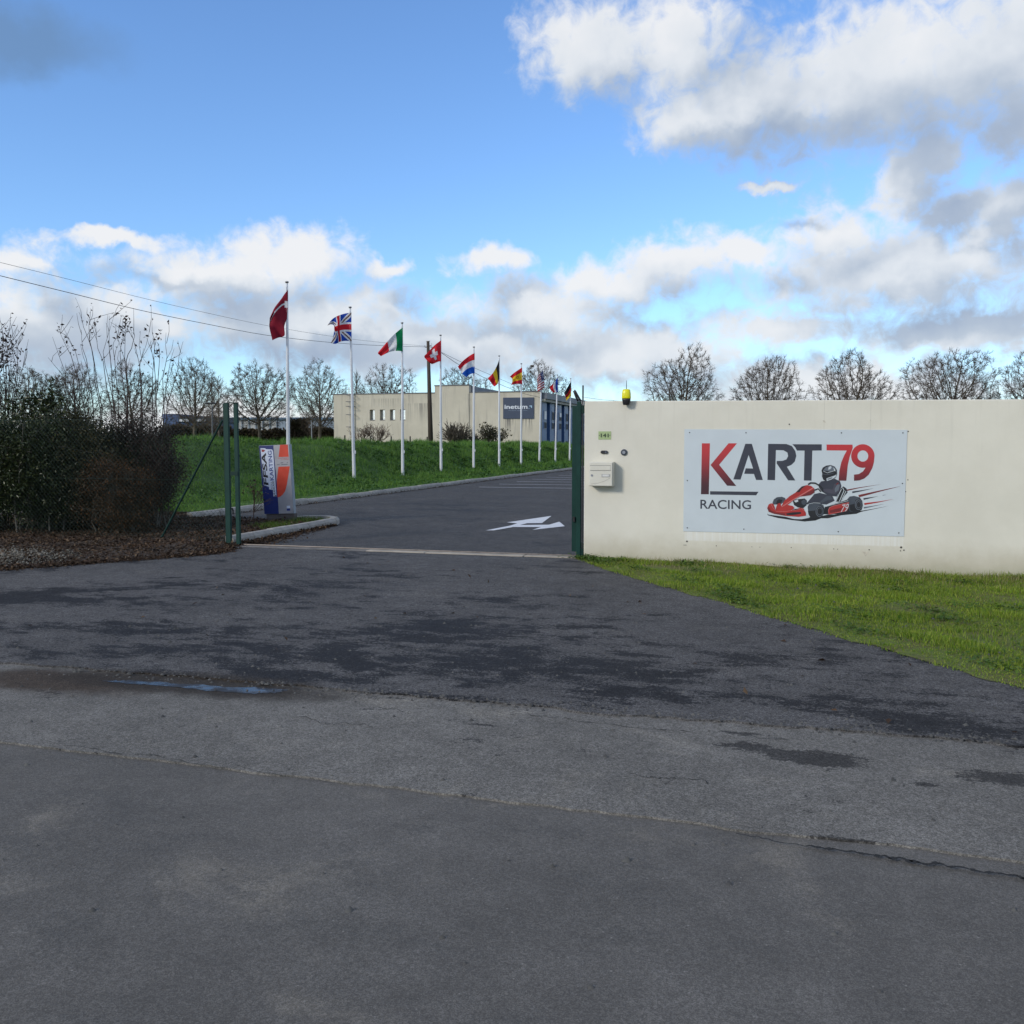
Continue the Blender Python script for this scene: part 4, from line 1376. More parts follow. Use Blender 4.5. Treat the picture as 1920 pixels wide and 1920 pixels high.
for i in range(48):
    loc = S(b_ + 0.12 + i * 0.126, VL + 0.03, 0) - og
    if i == 0:
        bar.location = loc + Vector((0, 0, 0))
        bar.data.transform(Matrix.Translation(og))
    else:
        dup(bar, loc, None, leaf)
MB().slab(a + 0.02, a + 0.05, VL - 0.03, VL - 0.0005, plane(1079, 978, VL).z, plane(1079, 969, VL).z).build('latch_striker', M_BLK, leaf)

rp = thing('gate_receiver_posts', S(ucol(432, GATE_V + 0.1), GATE_V + 0.1, 0), 'pair of tall green gate receiver posts by the hedge', 'gate post')
VR = GATE_V + 0.05
for x0, x1, yb, vv_ in ((421.7, 430.0, 1030, VR), (440.2, 447.0, 1024, VR + 0.02)):
    a, b_ = ucol(x0, vv_), ucol(x1, vv_)
    zt = plane(433, 756, vv_).z
    MB().slab(a, b_, vv_, vv_ + 0.045, 0.0, zt).build('post', M_GREEN, rp, bevel=0.003)
a = ucol(421, VR)
MB().slab(a - 0.035, a + 0.0, VR + 0.05, VR + 0.08, 0, plane(433, 757, VR).z).build('rear_post', M_DGREEN, rp)
a, b_ = ucol(430.5, VR), ucol(445, VR)
z_ = plane(438, 888, VR).z
MB().slab(a, b_, VR + 0.012, VR + 0.018, z_ - 0.03, z_ + 0.03).build('catch_bar', M_DGREEN, rp)
zt = plane(433, 756, VR).z
MB().slab(ucol(421.5, VR), ucol(447, VR), VR + 0.005, VR + 0.06, zt + 0.0005, zt + 0.012).build('top_strap', M_DGREEN, rp)
z_ = plane(434, 957, VR).z
MB().tube([S(ucol(431, VR) + 0.03, VR + 0.02, z_ - 0.05), S(ucol(431, VR) + 0.045, VR + 0.0, z_), S(ucol(431, VR) + 0.03, VR - 0.01, z_ + 0.04)], 0.014, 7).build('lock_keep', M_BLK, rp)

# track let into the ground
M_STRIP = plain('grey_track_concrete', (0.15, 0.14, 0.13), 0.9, var=0.25, scale=5, bump=0.4)
M_RAIL = plain('rusty_rail', (0.16, 0.14, 0.125), 0.5, 0.6, var=0.3, scale=12)
tr = thing('gate_track', S(ucol(760, GATE_V), GATE_V + 0.05, 0.02), 'steel gate rail with pale concrete strips across the drive entrance', 'gate track')
ua, ub = ucol(446, GATE_V), ucol(1086, GATE_V)
MB().slab(ua, ub + 6.0, GATE_V + 0.08, GATE_V + 0.19, -0.05, 0.026).build('rail_bed', M_STRIP, tr)
MB().tube([S(ua, GATE_V + 0.13, 0.034), S(ub + 6.0, GATE_V + 0.13, 0.034)], 0.010, 8).build('rail', M_RAIL, tr)
MB().slab(ua, ucol(690, GATE_V), GATE_V - 0.06, GATE_V + 0.05, -0.05, 0.026).build('concrete_strip', M_STRIP, tr, bevel=0.003)
for x0, x1, dv in ((690, 800, 0.0), (801, 985, -0.01), (986, 1084, 0.012)):
    MB().slab(ucol(x0, GATE_V), ucol(x1, GATE_V) - 0.01, GATE_V - 0.10 + dv, GATE_V + 0.065, -0.05, 0.033).build('concrete_strip', M_PALE_CONC, tr, bevel=0.004)

# ------------------------------------------------------------------ chain-link fence running left from the receiver posts
fence = thing('chain_link_fence', S(ucol(421, GATE_V) - 0.05, GATE_V + 0.15, 0.05), 'green chain-link fence in front of the hedge left of the gate', 'fence')
M_WIRE = plain('green_wire', (0.008, 0.030, 0.022), 0.5)
FV = GATE_V + 0.17
fu1, fu0 = ucol(421, FV) - 0.02, ucol(421, FV) - 7.5
zf0, zf1 = 0.06, 1.98
vs, fs = [], []


def wire(p, q, rad):
    d = (q - p).normalized()
    a_ = d.cross(V).normalized()
    b2 = V
    k = len(vs)
    for e in (p, q):
        for j in range(3):
            t_ = 2.0944 * j
            vs.append(tuple(e + (a_ * math.cos(t_) + b2 * math.sin(t_)) * rad))
    for j in range(3):
        fs.append((k + j, k + (j + 1) % 3, k + 3 + (j + 1) % 3, k + 3 + j))


pitch = 0.075
Hf = zf1 - zf0
x = fu0 - Hf
while x < fu1:
    for sgn in (1, -1):
        a_, b2 = (x, x + Hf) if sgn > 0 else (x + Hf, x)
        z_a, z_b = zf0, zf1
        lo, hi = max(min(a_, b2), fu0), min(max(a_, b2), fu1)
        if hi - lo > 0.02:
            fz = lambda q: z_a + (q - a_) / (b2 - a_) * (z_b - z_a)
            wire(S(lo, FV + 0.002 * sgn, fz(lo)), S(hi, FV + 0.002 * sgn, fz(hi)), 0.0016)
    x += pitch
o = link_mesh('wire_mesh', arr_mesh('wire_mesh', vs, fs), M_WIRE, fence)
o['kind'] = 'stuff'
for z_ in (zf0 + 0.02, 1.02, zf1 - 0.01):
    MB().tube([S(fu0, FV - 0.004, z_), S(fu1, FV - 0.004, z_)], 0.0016, 5).build('line_wire', M_WIRE, fence)
for k in range(2, 4):
    MB().tube([S(fu1 - 2.75 * k, FV + 0.03, -0.1), S(fu1 - 2.75 * k, FV + 0.03, zf1 + 0.05)], 0.022, 8).build('fence_stake', M_DGREEN, fence)
MB().tube([plane(417, 788, FV), plane(296, 1022, FV - 0.02)], 0.017, 8).build('brace', M_DGREEN, fence)
# ------------------------------------------------------------------ leaning printed totem
TV = site(ground(540, 975, 0.1))[1]
Z3 = lambda x, y: (480 + x / 12.0, 825 + y / 12.0)
to = thing('entrance_totem', plane(525, 975, TV), 'leaning blue, grey and orange karting school totem on the kerbed island', 'sign')
M_TGREY = plain('totem_silver', (0.34, 0.34, 0.37), 0.4, 0.2, var=0.05)
M_TSIDE = plain('totem_side', (0.22, 0.25, 0.30), 0.4, 0.3, var=0.05)
M_TBLUE = plain('totem_blue', (0.010, 0.022, 0.135), 0.45, var=0.05)
M_TORANGE = plain('totem_orange', (0.56, 0.050, 0.022), 0.45, var=0.08)
M_TWHITE = plain('totem_white', (0.56, 0.62, 0.74), 0.45, var=0.04)
M_TINK = plain('totem_ink', (0.012, 0.012, 0.02), 0.45)
M_TROYAL = plain('totem_royal', (0.012, 0.035, 0.21), 0.45)
M_PLINTH = plain('totem_plinth', (0.10, 0.088, 0.085), 0.9, var=0.2, scale=10, bump=0.3)
front = [(62, 130), (745, 98), (850, 1655), (188, 1668)]
body = MB().prism([plane(*Z3(x, y), TV) for x, y in front], V * 0.10)
body.build('totem_body', [M_TSIDE], to, bevel=0.004)
q = [plane(*Z3(x, y), TV + 0.02) for x, y in ((235, 1655), (860, 1655), (860, 1830), (235, 1830))]
MB().prism(q, V * 0.12).build('plinth', M_PLINTH, to)


def tprint(name, poly, mat, layer, parent=to):
    return MB().poly([plane(*Z3(x, y), TV - 0.001 * layer) for x, y in poly]).build(name, mat, parent)


tprint('silver_field', [(390, 120), (738, 104), (842, 1648), (515, 1660)], M_TGREY, 1)
blue_f = tprint('blue_field', [(68, 135), (390, 120), (400, 250), (470, 1000), (493, 1300), (515, 1660), (192, 1662)], M_TBLUE, 1)
tprint('orange_field', [(540, 108), (715, 102), (735, 378), (508, 384)], M_TORANGE, 2)
tprint('orange_field', [(505, 603), (760, 592), (735, 760), (695, 1000), (655, 1150), (600, 1230), (545, 1275), (485, 1292), (470, 1100), (470, 880)], M_TORANGE, 2)
lab = tprint('logo_label', [(100, 180), (205, 185), (225, 205), (365, 215), (385, 260), (462, 1265), (395, 1268), (378, 1120), (300, 1110), (290, 1052), (172, 1015)], M_TWHITE, 3)
for (word, o_, xe_, up_, mt_, bd) in (
        ('FFSA', (285, 1020), (225, 285), (175, 1000), M_TINK, 0.03), ('KARTING', (405, 905), (350, 235), (318, 912), M_TROYAL, 0.015),
        ('ECOLE', (372, 1100), (362, 945), (340, 1100), M_TINK, 0.0), ('FRANCAISE', (442, 1245), (405, 925), (400, 1245), M_TINK, 0.01)):
    lettering('printed_word', word, Z3(*o_), Z3(*xe_), Z3(*up_), TV - 0.004, mt_, lab, bold=bd)
MB().poly([plane(*Z3(x, y), TV - 0.0041) for x, y in ((122, 208), (208, 225), (175, 268), (130, 268))]).build('logo_flash', plain('totem_flash', (0.26, 0.03, 0.04), 0.5), lab)
for word, o_, xe_, h_ in (('Ecole Francaise', (500, 425), (730, 413), 24), ('de Karting', (570, 455), (728, 447), 24)):
    lettering('printed_word', word, Z3(*o_), Z3(*xe_), Z3(o_[0], o_[1] - h_), TV - 0.003, M_TORANGE, to)
for bar_ in ([(553, 505), (610, 502), (611, 520), (554, 523)], [(690, 500), (716, 498), (717, 514), (691, 516)], [(470, 548), (532, 545), (533, 564), (471, 567)], [(572, 543), (710, 537), (711, 556), (573, 562)]):
    tprint('small_print', bar_, plain('faint_print', (0.14, 0.14, 0.17), 0.5), 2)
tprint('sticker', [(690, 1480), (765, 1478), (768, 1535), (692, 1538)], M_TWHITE, 2)
tprint('sticker', [(692, 1540), (768, 1536), (770, 1588), (695, 1592)], M_TROYAL, 2)

# =================================================================== FLAGPOLES AND FLAGS
M_POLE = plain('white_pole_paint', (0.62, 0.64, 0.66), 0.4, var=0.06, scale=2, spec=0.4)
M_CLOTH, g, b = new_mat('flag_cloth')
vc = g.n('ShaderNodeVertexColor', layer_name='print').outputs[0]
weave = g.noise(g.n('ShaderNodeNewGeometry').outputs['Position'], 9, 4, 0.6)
vc = g.mix(0.5, vc, g.vm('MULTIPLY', vc, g.comb(g.step(weave, .2, .8, .75, 1.2), g.step(weave, .2, .8, .75, 1.2), g.step(weave, .2, .8, .75, 1.2))))
g.set(b.inputs['Base Color'], vc)
b.inputs['Roughness'].default_value = 0.8
b.inputs['Specular IOR Level'].default_value = 0.2
tl = g.n('ShaderNodeBsdfTranslucent', {'Color': vc})
mx = g.n('ShaderNodeMixShader', [0.35, b.outputs[0], tl.outputs[0]])
g.t.links.new(mx.outputs[0], g.t.nodes['Material Output'].inputs[0])

RED, WHT, BLU, GRN = (0.62, 0.022, 0.035), (0.74, 0.75, 0.78), (0.016, 0.065, 0.40), (0.006, 0.23, 0.08)
YEL, BLK, MAR = (0.80, 0.54, 0.03), (0.014, 0.014, 0.018), (0.25, 0.016, 0.034)


def d_lat(s, t):                                   # the cloth folds over its white band beyond the hoist
    return WHT if abs(t - 0.5) < (0.10 if s < 0.17 else 0.022) else MAR
def d_ita(s, t): return GRN if s < .333 else (WHT if s < .667 else RED)
def d_fra(s, t): return BLU if s < .333 else (WHT if s < .62 else RED)
def d_bel(s, t): return BLK if s < .333 else (YEL if s < .62 else RED)
def d_ned(s, t): return RED if t < .333 else (WHT if t < .667 else (0.012, 0.10, 0.50))
def d_ger(s, t): return BLK if t < .36 else ((0.42, 0.02, 0.02) if t < .68 else YEL)


def d_esp(s, t):
    if (s - .36) ** 2 / .010 + (t - .5) ** 2 / .016 < 1 and not ((s - .36) ** 2 / .003 + (t - .5) ** 2 / .006 < 1):
        return (0.30, 0.06, 0.02)
    return YEL if .27 < t < .73 else RED


def d_sui(s, t):
    x, y = abs(s - .5) * 1.35, abs(t - .5)
    return WHT if (x < .1 and y < .32) or (y < .1 and x < .32) else RED


def d_usa(s, t):
    if s < .42 and t < .54:
        return WHT if (int(s * 26) + int(t * 18)) % 2 == 0 and (s * 26) % 1 < .5 and (t * 18) % 1 < .5 else (0.03, 0.05, 0.16)
    return (0.40, 0.03, 0.04) if int(t * 13) % 2 == 0 else WHT


def d_uk(s, t):
    x, y = (s - .5) * 2, t - .5
    if abs(x) < .12 or abs(y) < .10:
        return RED
    if abs(x) < .20 or abs(y) < .17:
        return WHT
    d1, d2 = abs(y - x * .5) / 1.118, abs(y + x * .5) / 1.118
    if min(d1, d2) < .035:
        return (0.20, 0.11, 0.08)
    if min(d1, d2) < .10:
        return WHT
    return BLU


FLAGS = [  # pole foot px, pole top px, flag control points (rows top, middle, bottom; from hoist to fly), design, label
    ((541, 905), (538, 531), [[(540, 543), (531, 555), (519, 577), (511, 589), (507, 596)], [(539.5, 571), (530, 571), (517, 583), (510, 596), (505, 606)], [(538, 598), (533, 612), (533, 629), (520, 634), (510, 638)]], d_lat,
     'dark red flag with one white band on the tallest pole', 'white flagpole nearest the gate, behind the blue totem'),
    ((664, 900), (656.5, 578), [[(659, 586), (646, 588), (634, 592), (623, 599), (614, 610)], [(659, 613), (645, 613), (635, 615), (629, 617), (627, 613)], [(659, 640), (647, 639), (637, 641), (629, 645), (620, 643)]], d_uk,
     'blue flag with red and white crosses fluttering on second pole', 'white flagpole carrying the red white and blue crossed flag'),
    ((755, 890), (754, 607), [[(755, 614), (734, 632), (708, 661)], [(755, 637), (737, 647), (710, 664)], [(755, 659), (735, 659), (714, 668)]], d_ita,
     'green, white and red upright striped flag', 'white flagpole carrying the green white and red flag'),
    ((827, 885), (826, 630), [[(827, 638), (812, 650), (799, 664)], [(827, 657), (814, 665), (797, 672)], [(827, 677), (820, 679), (810, 683)]], d_sui,
     'red flag with white cross next to the wooden pole', 'white flagpole carrying the red flag with white cross'),
    ((888, 879), (888.5, 652), [[(890, 662), (875, 671), (859, 687)], [(890, 681), (876, 686), (864, 697)], [(890, 700), (883, 701), (874, 707)]], d_ned,
     'red, white and blue flag with level stripes', 'white flagpole carrying the flag of three level stripes'),
    ((936, 877), (936, 668.5), [[(936, 674), (927, 695), (915, 709)], [(936, 692), (930, 708), (920, 717)], [(936, 710), (933, 719), (927, 725)]], d_bel,
     'black, yellow and red upright striped flag', 'white flagpole carrying the black yellow and red flag'),
    ((977, 874), (977.5, 683), [[(979, 689), (967, 697), (956, 706)], [(979, 705), (968, 709), (961, 713)], [(979, 720), (968, 720), (957, 722)]], d_esp,
     'red and yellow flag in front of the blue building sign', 'white flagpole standing in front of the dark blue building sign'),
    ((1011, 872), (1015.5, 690), [[(1018, 694), (1012, 701), (1008, 709)], [(1020, 711), (1014, 715), (1007, 721)], [(1021, 727), (1015, 730), (1008, 735)]], d_usa,
     'red and white many striped flag with starred blue corner', 'white flagpole at the corner of the cream building'),
    ((1041, 867), (1045, 704), [[(1046, 707), (1040, 716), (1033, 723)], [(1046, 721), (1039, 725), (1031, 728)], [(1046, 735), (1042, 736), (1037, 736)]], d_fra,
     'small blue, white and red upright striped flag before the blue facade', 'white flagpole before the blue facade, second from the gate post'),
    ((1068, 867), (1070, 711), [[(1071, 715), (1064, 726), (1058, 737)], [(1071, 729), (1066, 738), (1060, 744)], [(1071, 742), (1068, 745), (1062, 751)]], d_ger,
     'black, red and gold flag closest to the cream wall', 'white flagpole farthest away, just left of the gate post'),
]


def lag(a, b_, c_, t):
    """smooth curve through three points at 0, 1/2 and 1"""
    return a * (2 * (t - .5) * (t - 1)) + b_ * (-4 * t * (t - 1)) + c_ * (2 * t * (t - .5))


for fi, (foot, top, net, design, lab_f, lab_p) in enumerate(FLAGS):
    d = ray(foot[0], foot[1])
    # the row of poles stands two metres up the bank from the kerb
    k = (KU - 2.0) / d.dot(U) if abs(d.dot(U)) > 1e-6 else 30
    base = d * k + Vector((0, 0, EYE))
    Yd = base.y
    bz = float(bank_z(np.array([KU - 2.0]), np.array([site(base)[1]]))[0])
    base.z = bz
    tp = depth(top[0], top[1], Yd)
    pl = thing('flagpole', base, lab_p, 'flagpole', 'row of white flagpoles on the bank')
    dn = Vector((0, 0, -0.15))
    mid = base.lerp(tp, 0.45)
    MB().tube([base + dn, base, mid, tp], [0.062, 0.060, 0.048, 0.030], 12).build('pole', M_POLE, pl, smooth=True)
    MB().tube([tp, tp + Vector((0, 0, 0.03)), tp + Vector((0, 0, 0.05)), tp + Vector((0, 0, 0.06))], [0.035, 0.055, 0.05, 0.015], 10).build('pole_cap', M_STEEL, pl, smooth=True)
    cl_ = base.lerp(tp, 0.16)
    MB().box(cl_ + U * 0.065, (0.035, 0.05, 0.11)).build('cleat', M_POLE, pl, bevel=0.006)
    MB().tube([base + NV * 0.066 + Vector((0, 0, 0.9)), mid + NV * 0.055, tp + NV * 0.037 - Vector((0, 0, 0.1))], 0.004, 4).build('halyard', M_POLE, pl)
    # cloth
    NS, NT_ = (90, 60) if design in (d_uk, d_usa) else (48, 36)
    r2 = np.random.default_rng(100 + fi)
    ph = r2.uniform(0, 6)
    vs, fs = [], []
    for j in range(NT_ + 1):
        t_ = j / NT_
        rows = []
        for i in range(NS + 1):
            s_ = i / NS
            c3 = [lag(np.array(net[0][q]), np.array(net[1][q]), np.array(net[2][q]), t_) for q in range(len(net[0]))]
            if len(c3) == 3:
                p2 = lag(c3[0], c3[1], c3[2], s_)
            else:                                    # smooth curve through more points
                m_ = len(c3) - 1
                i_ = min(int(s_ * m_), m_ - 1)
                x_ = s_ * m_ - i_
                k0_, k1_, k2_, k3_ = c3[max(i_ - 1, 0)], c3[i_], c3[i_ + 1], c3[min(i_ + 2, m_)]
                p2 = 0.5 * (2 * k1_ + (k2_ - k0_) * x_ + (2 * k0_ - 5 * k1_ + 4 * k2_ - k3_) * x_ ** 2 + (3 * k1_ - k0_ - 3 * k2_ + k3_) * x_ ** 3)
            wob = 0.13 * s_ ** 0.7 * math.sin(s_ * 9 + t_ * 2.6 + ph) + 0.07 * s_ * math.sin(t_ * 8 - s_ * 6 + ph * 2) - 0.25 * s_
            p2 = p2 + np.array([0.6 * s_ * math.sin(t_ * 9 + ph), 0.5 * s_ * math.sin(s_ * 8 + ph)]) * (30 / Yd)
            vs.append(tuple(depth(p2[0], p2[1], Yd - 0.045 + wob)))
    w1 = NS + 1
    fs = [(j * w1 + i, j * w1 + i + 1, (j + 1) * w1 + i + 1, (j + 1) * w1 + i) for j in range(NT_) for i in range(NS)]
    me = arr_mesh('flag', vs, fs)
    ca = me.color_attributes.new('print', 'FLOAT_COLOR', 'CORNER')
    cols = []
    for j in range(NT_):
        for i in range(NS):
            cc = design((i + .5) / NS, (j + .5) / NT_)
            cols += [*cc, 1.0] * 4
    ca.data.foreach_set('color', np.array(cols, dtype=np.float32))
    o = link_mesh('flag', me, M_CLOTH, origin=depth(net[2][0][0], net[2][0][1], Yd), smooth=True)
    tag(o, lab_f, 'flag', 'flags flying in a row')

# =================================================================== BUILDING BEHIND THE BANK
K0 = depth(1013, 800, 85.0)
BU, BV = site(K0)
bu = lambda px, v=None: site(plane(px, 790, BV if v is None else v))[0]
bz_ = lambda py, px=900: plane(px, py, BV).z
M_BCREAM, g, b = new_mat('stained_cream_facade')
pos = g.n('ShaderNodeNewGeometry').outputs['Position']
su = g.vm('DOT_PRODUCT', pos, tuple(U))
zc = g.sep(pos)[2]
suz = g.comb(su, zc, 0.0)
c = g.mix(g.step(g.noise(pos, 0.35, 6, 0.6), .3, .7), (0.46, 0.425, 0.345), (0.54, 0.50, 0.41))
st = g.noise(g.vm('MULTIPLY', suz, (3.2, 0.22, 1)), 1.0, 6, 0.65)
c = g.mix(g.step(st, .50, .72, 0, .5), c, (0.27, 0.25, 0.22))
# run-off streaks under the sign and right of the windows
for (x0, x1, y0, y1, k_) in ((945, 1000, 785, 822, .85), (762, 812, 755, 800, .6), (875, 884, 738, 815, .6), (700, 760, 745, 770, .35)):
    ua_, ub_, za_, zb_ = bu(x0), bu(x1), bz_(y0), bz_(y1)
    mk = g.m('MULTIPLY', g.m('MULTIPLY', g.step(su, ua_ - .2, ua_ + .2), g.step(su, ub_ - .2, ub_ + .2, 1, 0)), g.m('MULTIPLY', g.step(zc, zb_, za_ - .05), g.step(zc, za_, za_ + .03, 1, 0)))
    sn = g.step(g.noise(g.vm('MULTIPLY', suz, (5.5, .16, 1)), 1.0, 5, .7), .44, .60)
    c = g.mix(g.m('MULTIPLY', g.m('MULTIPLY', mk, sn), k_), c, (0.13, 0.125, 0.12))
g.set(b.inputs['Base Color'], c)
b.inputs['Roughness'].default_value = 0.92
g.set(b.inputs['Normal'], g.n('ShaderNodeBump', {'Strength': .3, 'Distance': .02, 'Height': g.noise(pos, 12, 4)}).outputs[0])
M_COPE = plain('coping_grey', (0.10, 0.105, 0.115), 0.5, 0.3)
M_FASCIA = plain('fascia_slate', (0.115, 0.13, 0.16), 0.5, 0.2, var=0.06, scale=0.6)
M_SOFFIT = plain('soffit_cream', (0.42, 0.40, 0.34), 0.8)
M_BPANEL = plain('blue_panel', (0.055, 0.125, 0.29), 0.45, var=0.08, scale=0.5)
M_BPANEL2 = plain('deep_blue_panel', (0.022, 0.050, 0.14), 0.5, var=0.08, scale=0.5)
M_FRAME = plain('window_frame_grey', (0.20, 0.24, 0.30), 0.5)
M_GLASS, g, b = new_mat('window_glass')
b.inputs['Base Color'].default_value = (0.012, 0.018, 0.034, 1)
b.inputs['Roughness'].default_value = 0.5
b.inputs['Specular IOR Level'].default_value = 0.08
M_BLIND = plain('white_blind', (0.78, 0.79, 0.82), 0.5, var=0.05)
M_PANE = plain('mirror_window', (0.80, 0.82, 0.86), 0.12, 0.85, var=0.03)
M_BSIGN = plain('building_sign_slate', (0.030, 0.046, 0.085), 0.4, var=0.06)
M_BSW = plain('building_sign_white', (0.60, 0.64, 0.70), 0.5)

bd = thing('office_building', S(BU - 8, BV, 1.2), 'cream flat-roofed office building with blue side facade behind the bank', 'building')
uL, uT0, uT1, uR = bu(626), bu(816), bu(880), BU
zG = 0.6
zL, zT, zR = bz_(739, 720), bz_(723.5, 848), bz_(735.5, 950)
DB = 18.0                                   # building depth
# left wing with four deep window openings
wz0, wz1 = bz_(787), bz_(766)
wins = [(bu(693.3), bu(703)), (bu(712.3), bu(722)), (bu(731.2), bu(740.8)), (bu(750.3), bu(760))]
mb = MB()
mb.slab(uL, uT0, BV, BV + 0.5, zG, wz0)
mb.slab(uL, uT0, BV, BV + 0.5, wz1, zL)
xs = [uL] + [q for p in wins for q in p] + [uT0]
for i in range(0, len(xs), 2):
    mb.slab(xs[i], xs[i + 1], BV, BV + 0.5, wz0, wz1)
mb.slab(uL, uT0, BV + 0.5, BV + DB, zG, zL - 0.3)
mb.build('front_wall', M_BCREAM, bd)
for a, b2 in wins:
    wn = MB().slab(a, b2, BV + 0.40, BV + 0.46, wz0, wz1).build('window', M_FRAME, bd)
    MB().slab(a + 0.05, b2 - 0.05, BV + 0.385, BV + 0.399, wz0 + 0.08, wz1 - 0.05).build('pane', M_PANE, wn)
    MB().slab(a, b2, BV - 0.02, BV + 0.38, wz0, wz0 + 0.05).build('sill', M_COPE, wn)
MB().slab(uT0, uT1, BV - 0.06, BV + DB, zG, zT).build('tower_block', M_BCREAM, bd)
MB().slab(uT1 + 0.001, uR, BV, BV + 0.4, zG, zR).build('front_wall', M_BCREAM, bd)
MB().slab(uT1 + 0.001, uR - 0.45, BV + 0.4, BV + DB, zG, zR - 0.3).build('rear_block', M_BPANEL2, bd)
for a, b2, z_, vv_ in ((uL - .04, uT0 - 0.01, zL, BV - .05), (uT0 - .04, uT1 + .04, zT, BV - .11), (uT1 + .05, uR + .03, zR, BV - .05)):
    MB().slab(a, b2, vv_, BV + 0.55, z_ + 0.002, z_ + 0.09).build('coping', M_COPE, bd)
MB().slab(uT1 + 0.003, uT1 + 0.08, BV + 0.6, BV + DB - .1, zR - 0.2, zT - 0.02).build('side_cladding', M_FASCIA, bd)
# blue facade along the side
SU = uR - 0.35
sv = lambda px: None


def side_v(px):
    """depth at which the side facade plane is seen at column px"""
    d = ray(px, 790)
    k = uR / d.dot(U)
    return (d * k).dot(V)


SL = 46.0
MB().slab(SU - 0.1, SU, BV + 0.4, BV + SL, zG, zR - 0.5).build('side_wall', M_BPANEL2, bd)
sz = lambda py: EYE + (HZ - py) / F * K0.y
MB().slab(uR - 0.35, uR + 0.5, BV + 0.401, BV + SL, sz(748), sz(736.5)).build('fascia', M_FASCIA, bd)
MB().slab(uR - 0.34, uR + 0.35, BV + 0.402, BV + SL, sz(753), sz(748.3)).build('soffit', M_SOFFIT, bd)
zp1 = sz(753.3)
zwA, zwB, zwC, zwD = sz(769), sz(787), sz(790), sz(804)
for i in range(12):
    v0 = BV + 0.6 + i * 3.0
    pn = MB().slab(SU + 0.001, SU + 0.36, v0, v0 + 1.75, zG, zp1).build('facade_panel', M_BPANEL, bd)
    wv0 = v0 + 0.15
    for (za, zb2, bl) in ((zwB, zwA, i in (0,)), (zwD, zwC, False)):
        wn = MB().slab(SU + 0.361, SU + 0.40, wv0 + 0.5, wv0 + 1.45, za, zb2).build('window_surround', M_FRAME, pn)
        MB().slab(SU + 0.401, SU + 0.412, wv0 + 0.58, wv0 + 1.37, za + 0.07, zb2 - 0.07).build('window_pane', M_BLIND if bl else M_GLASS, pn)
        if i == 2 and za == zwB:
            MB().slab(SU + 0.413, SU + 0.42, wv0 + 0.58, wv0 + 1.37, zb2 - 0.45, zb2 - 0.06).build('blind', M_BLIND, pn)
    MB().slab(SU + 0.361, SU + 0.39, wv0 + 0.5, wv0 + 1.45, sz(836), sz(827)).build('low_window', M_GLASS, pn)
MB().slab(uR - 0.34, uR + 0.0, BV + 0.401, BV + 0.55, zG, zp1).build('corner_post', M_SOFFIT, bd)

bs = thing('building_sign', plane(972, 785, BV), 'dark blue company sign with white lettering on the cream building', 'sign')
c4 = [plane(x, y, BV - 0.08) for x, y in ((943.3, 745.5), (1000.8, 745), (1000.8, 785), (943.3, 785))]
MB().prism(c4, V * 0.075).build('sign_board', M_BSIGN, bs)
Zs = lambda x, y: (930 + x / 11.29, 730 + y / 11.29)
lettering('printed_word', 'inetum', Zs(180, 416), Zs(665, 413), Zs(180, 328), BV - 0.085, M_BSW, bs, bold=0.018)
for q in ([(690, 398), (706, 398), (706, 414), (690, 414)], [(708, 345), (760, 343), (760, 392), (742, 392), (742, 362), (708, 362)]):
    MB().poly([plane(*Zs(x, y), BV - 0.085) for x, y in q]).build('sign_mark', plain('building_sign_pale_blue', (0.30, 0.46, 0.60), 0.5), bs)
lettering('printed_word', 'Positive digital flow', Zs(270, 462), Zs(668, 458), Zs(270, 440), BV - 0.085, plain('building_sign_dim', (0.20, 0.26, 0.36), 0.5), bs)

# roof ladder
ld = thing('roof_ladder', S(bu(660), BV - 0.2, 1.2), 'white caged access ladder on the left of the cream facade', 'ladder')
M_LADDER = plain('ladder_white', (0.50, 0.48, 0.42), 0.5)
for px in (656.5, 664):
    MB().slab(bu(px) - .03, bu(px) + .03, BV - 0.2, BV - 0.14, zG, bz_(722)).build('stringer', M_LADDER, ld)
for i in range(22):
    z_ = 1.4 + i * 0.28
    if z_ < bz_(740):
        MB().slab(bu(656.5) + .03, bu(664) - .03, BV - 0.185, BV - 0.155, z_, z_ + 0.03).build('rung', M_LADDER, ld)
for py in (738, 751, 760, 776, 800):
    z_ = bz_(py)
    MB().slab(bu(655), bu(666), BV - 0.75, BV - 0.72, z_, z_ + 0.05).build('cage_hoop', M_COPE, ld)
    MB().slab(bu(655), bu(655) + .03, BV - 0.72, BV - 0.0, z_, z_ + 0.05).build('cage_hoop', M_COPE, ld)
    MB().slab(bu(666) - .03, bu(666), BV - 0.72, BV - 0.0, z_, z_ + 0.05).build('cage_hoop', M_COPE, ld)
# low field fence before the building
for i, (px, yy) in enumerate(((646.5, 816), (695, 817), (733.5, 818), (769, 818), (801, 819))):
    p = depth(px, yy, 62.0)
    o = MB().tube([Vector((p.x, p.y, 0.9)), p], [0.06, 0.05], 6).build('fence_stake', plain('weathered_stake', (0.05, 0.045, 0.04), 0.9), origin=Vector((p.x, p.y, 1.1)))
    tag(o, 'short dark fence stake before the cream building, ' + ('leftmost', 'second from left', 'between two bare shrubs and second flagpole', 'fourth from left', 'beside the wooden pole')[i] if i != 2 else 'short dark fence stake before the cream building, third from left', 'fence stake', 'stakes of the low fence')

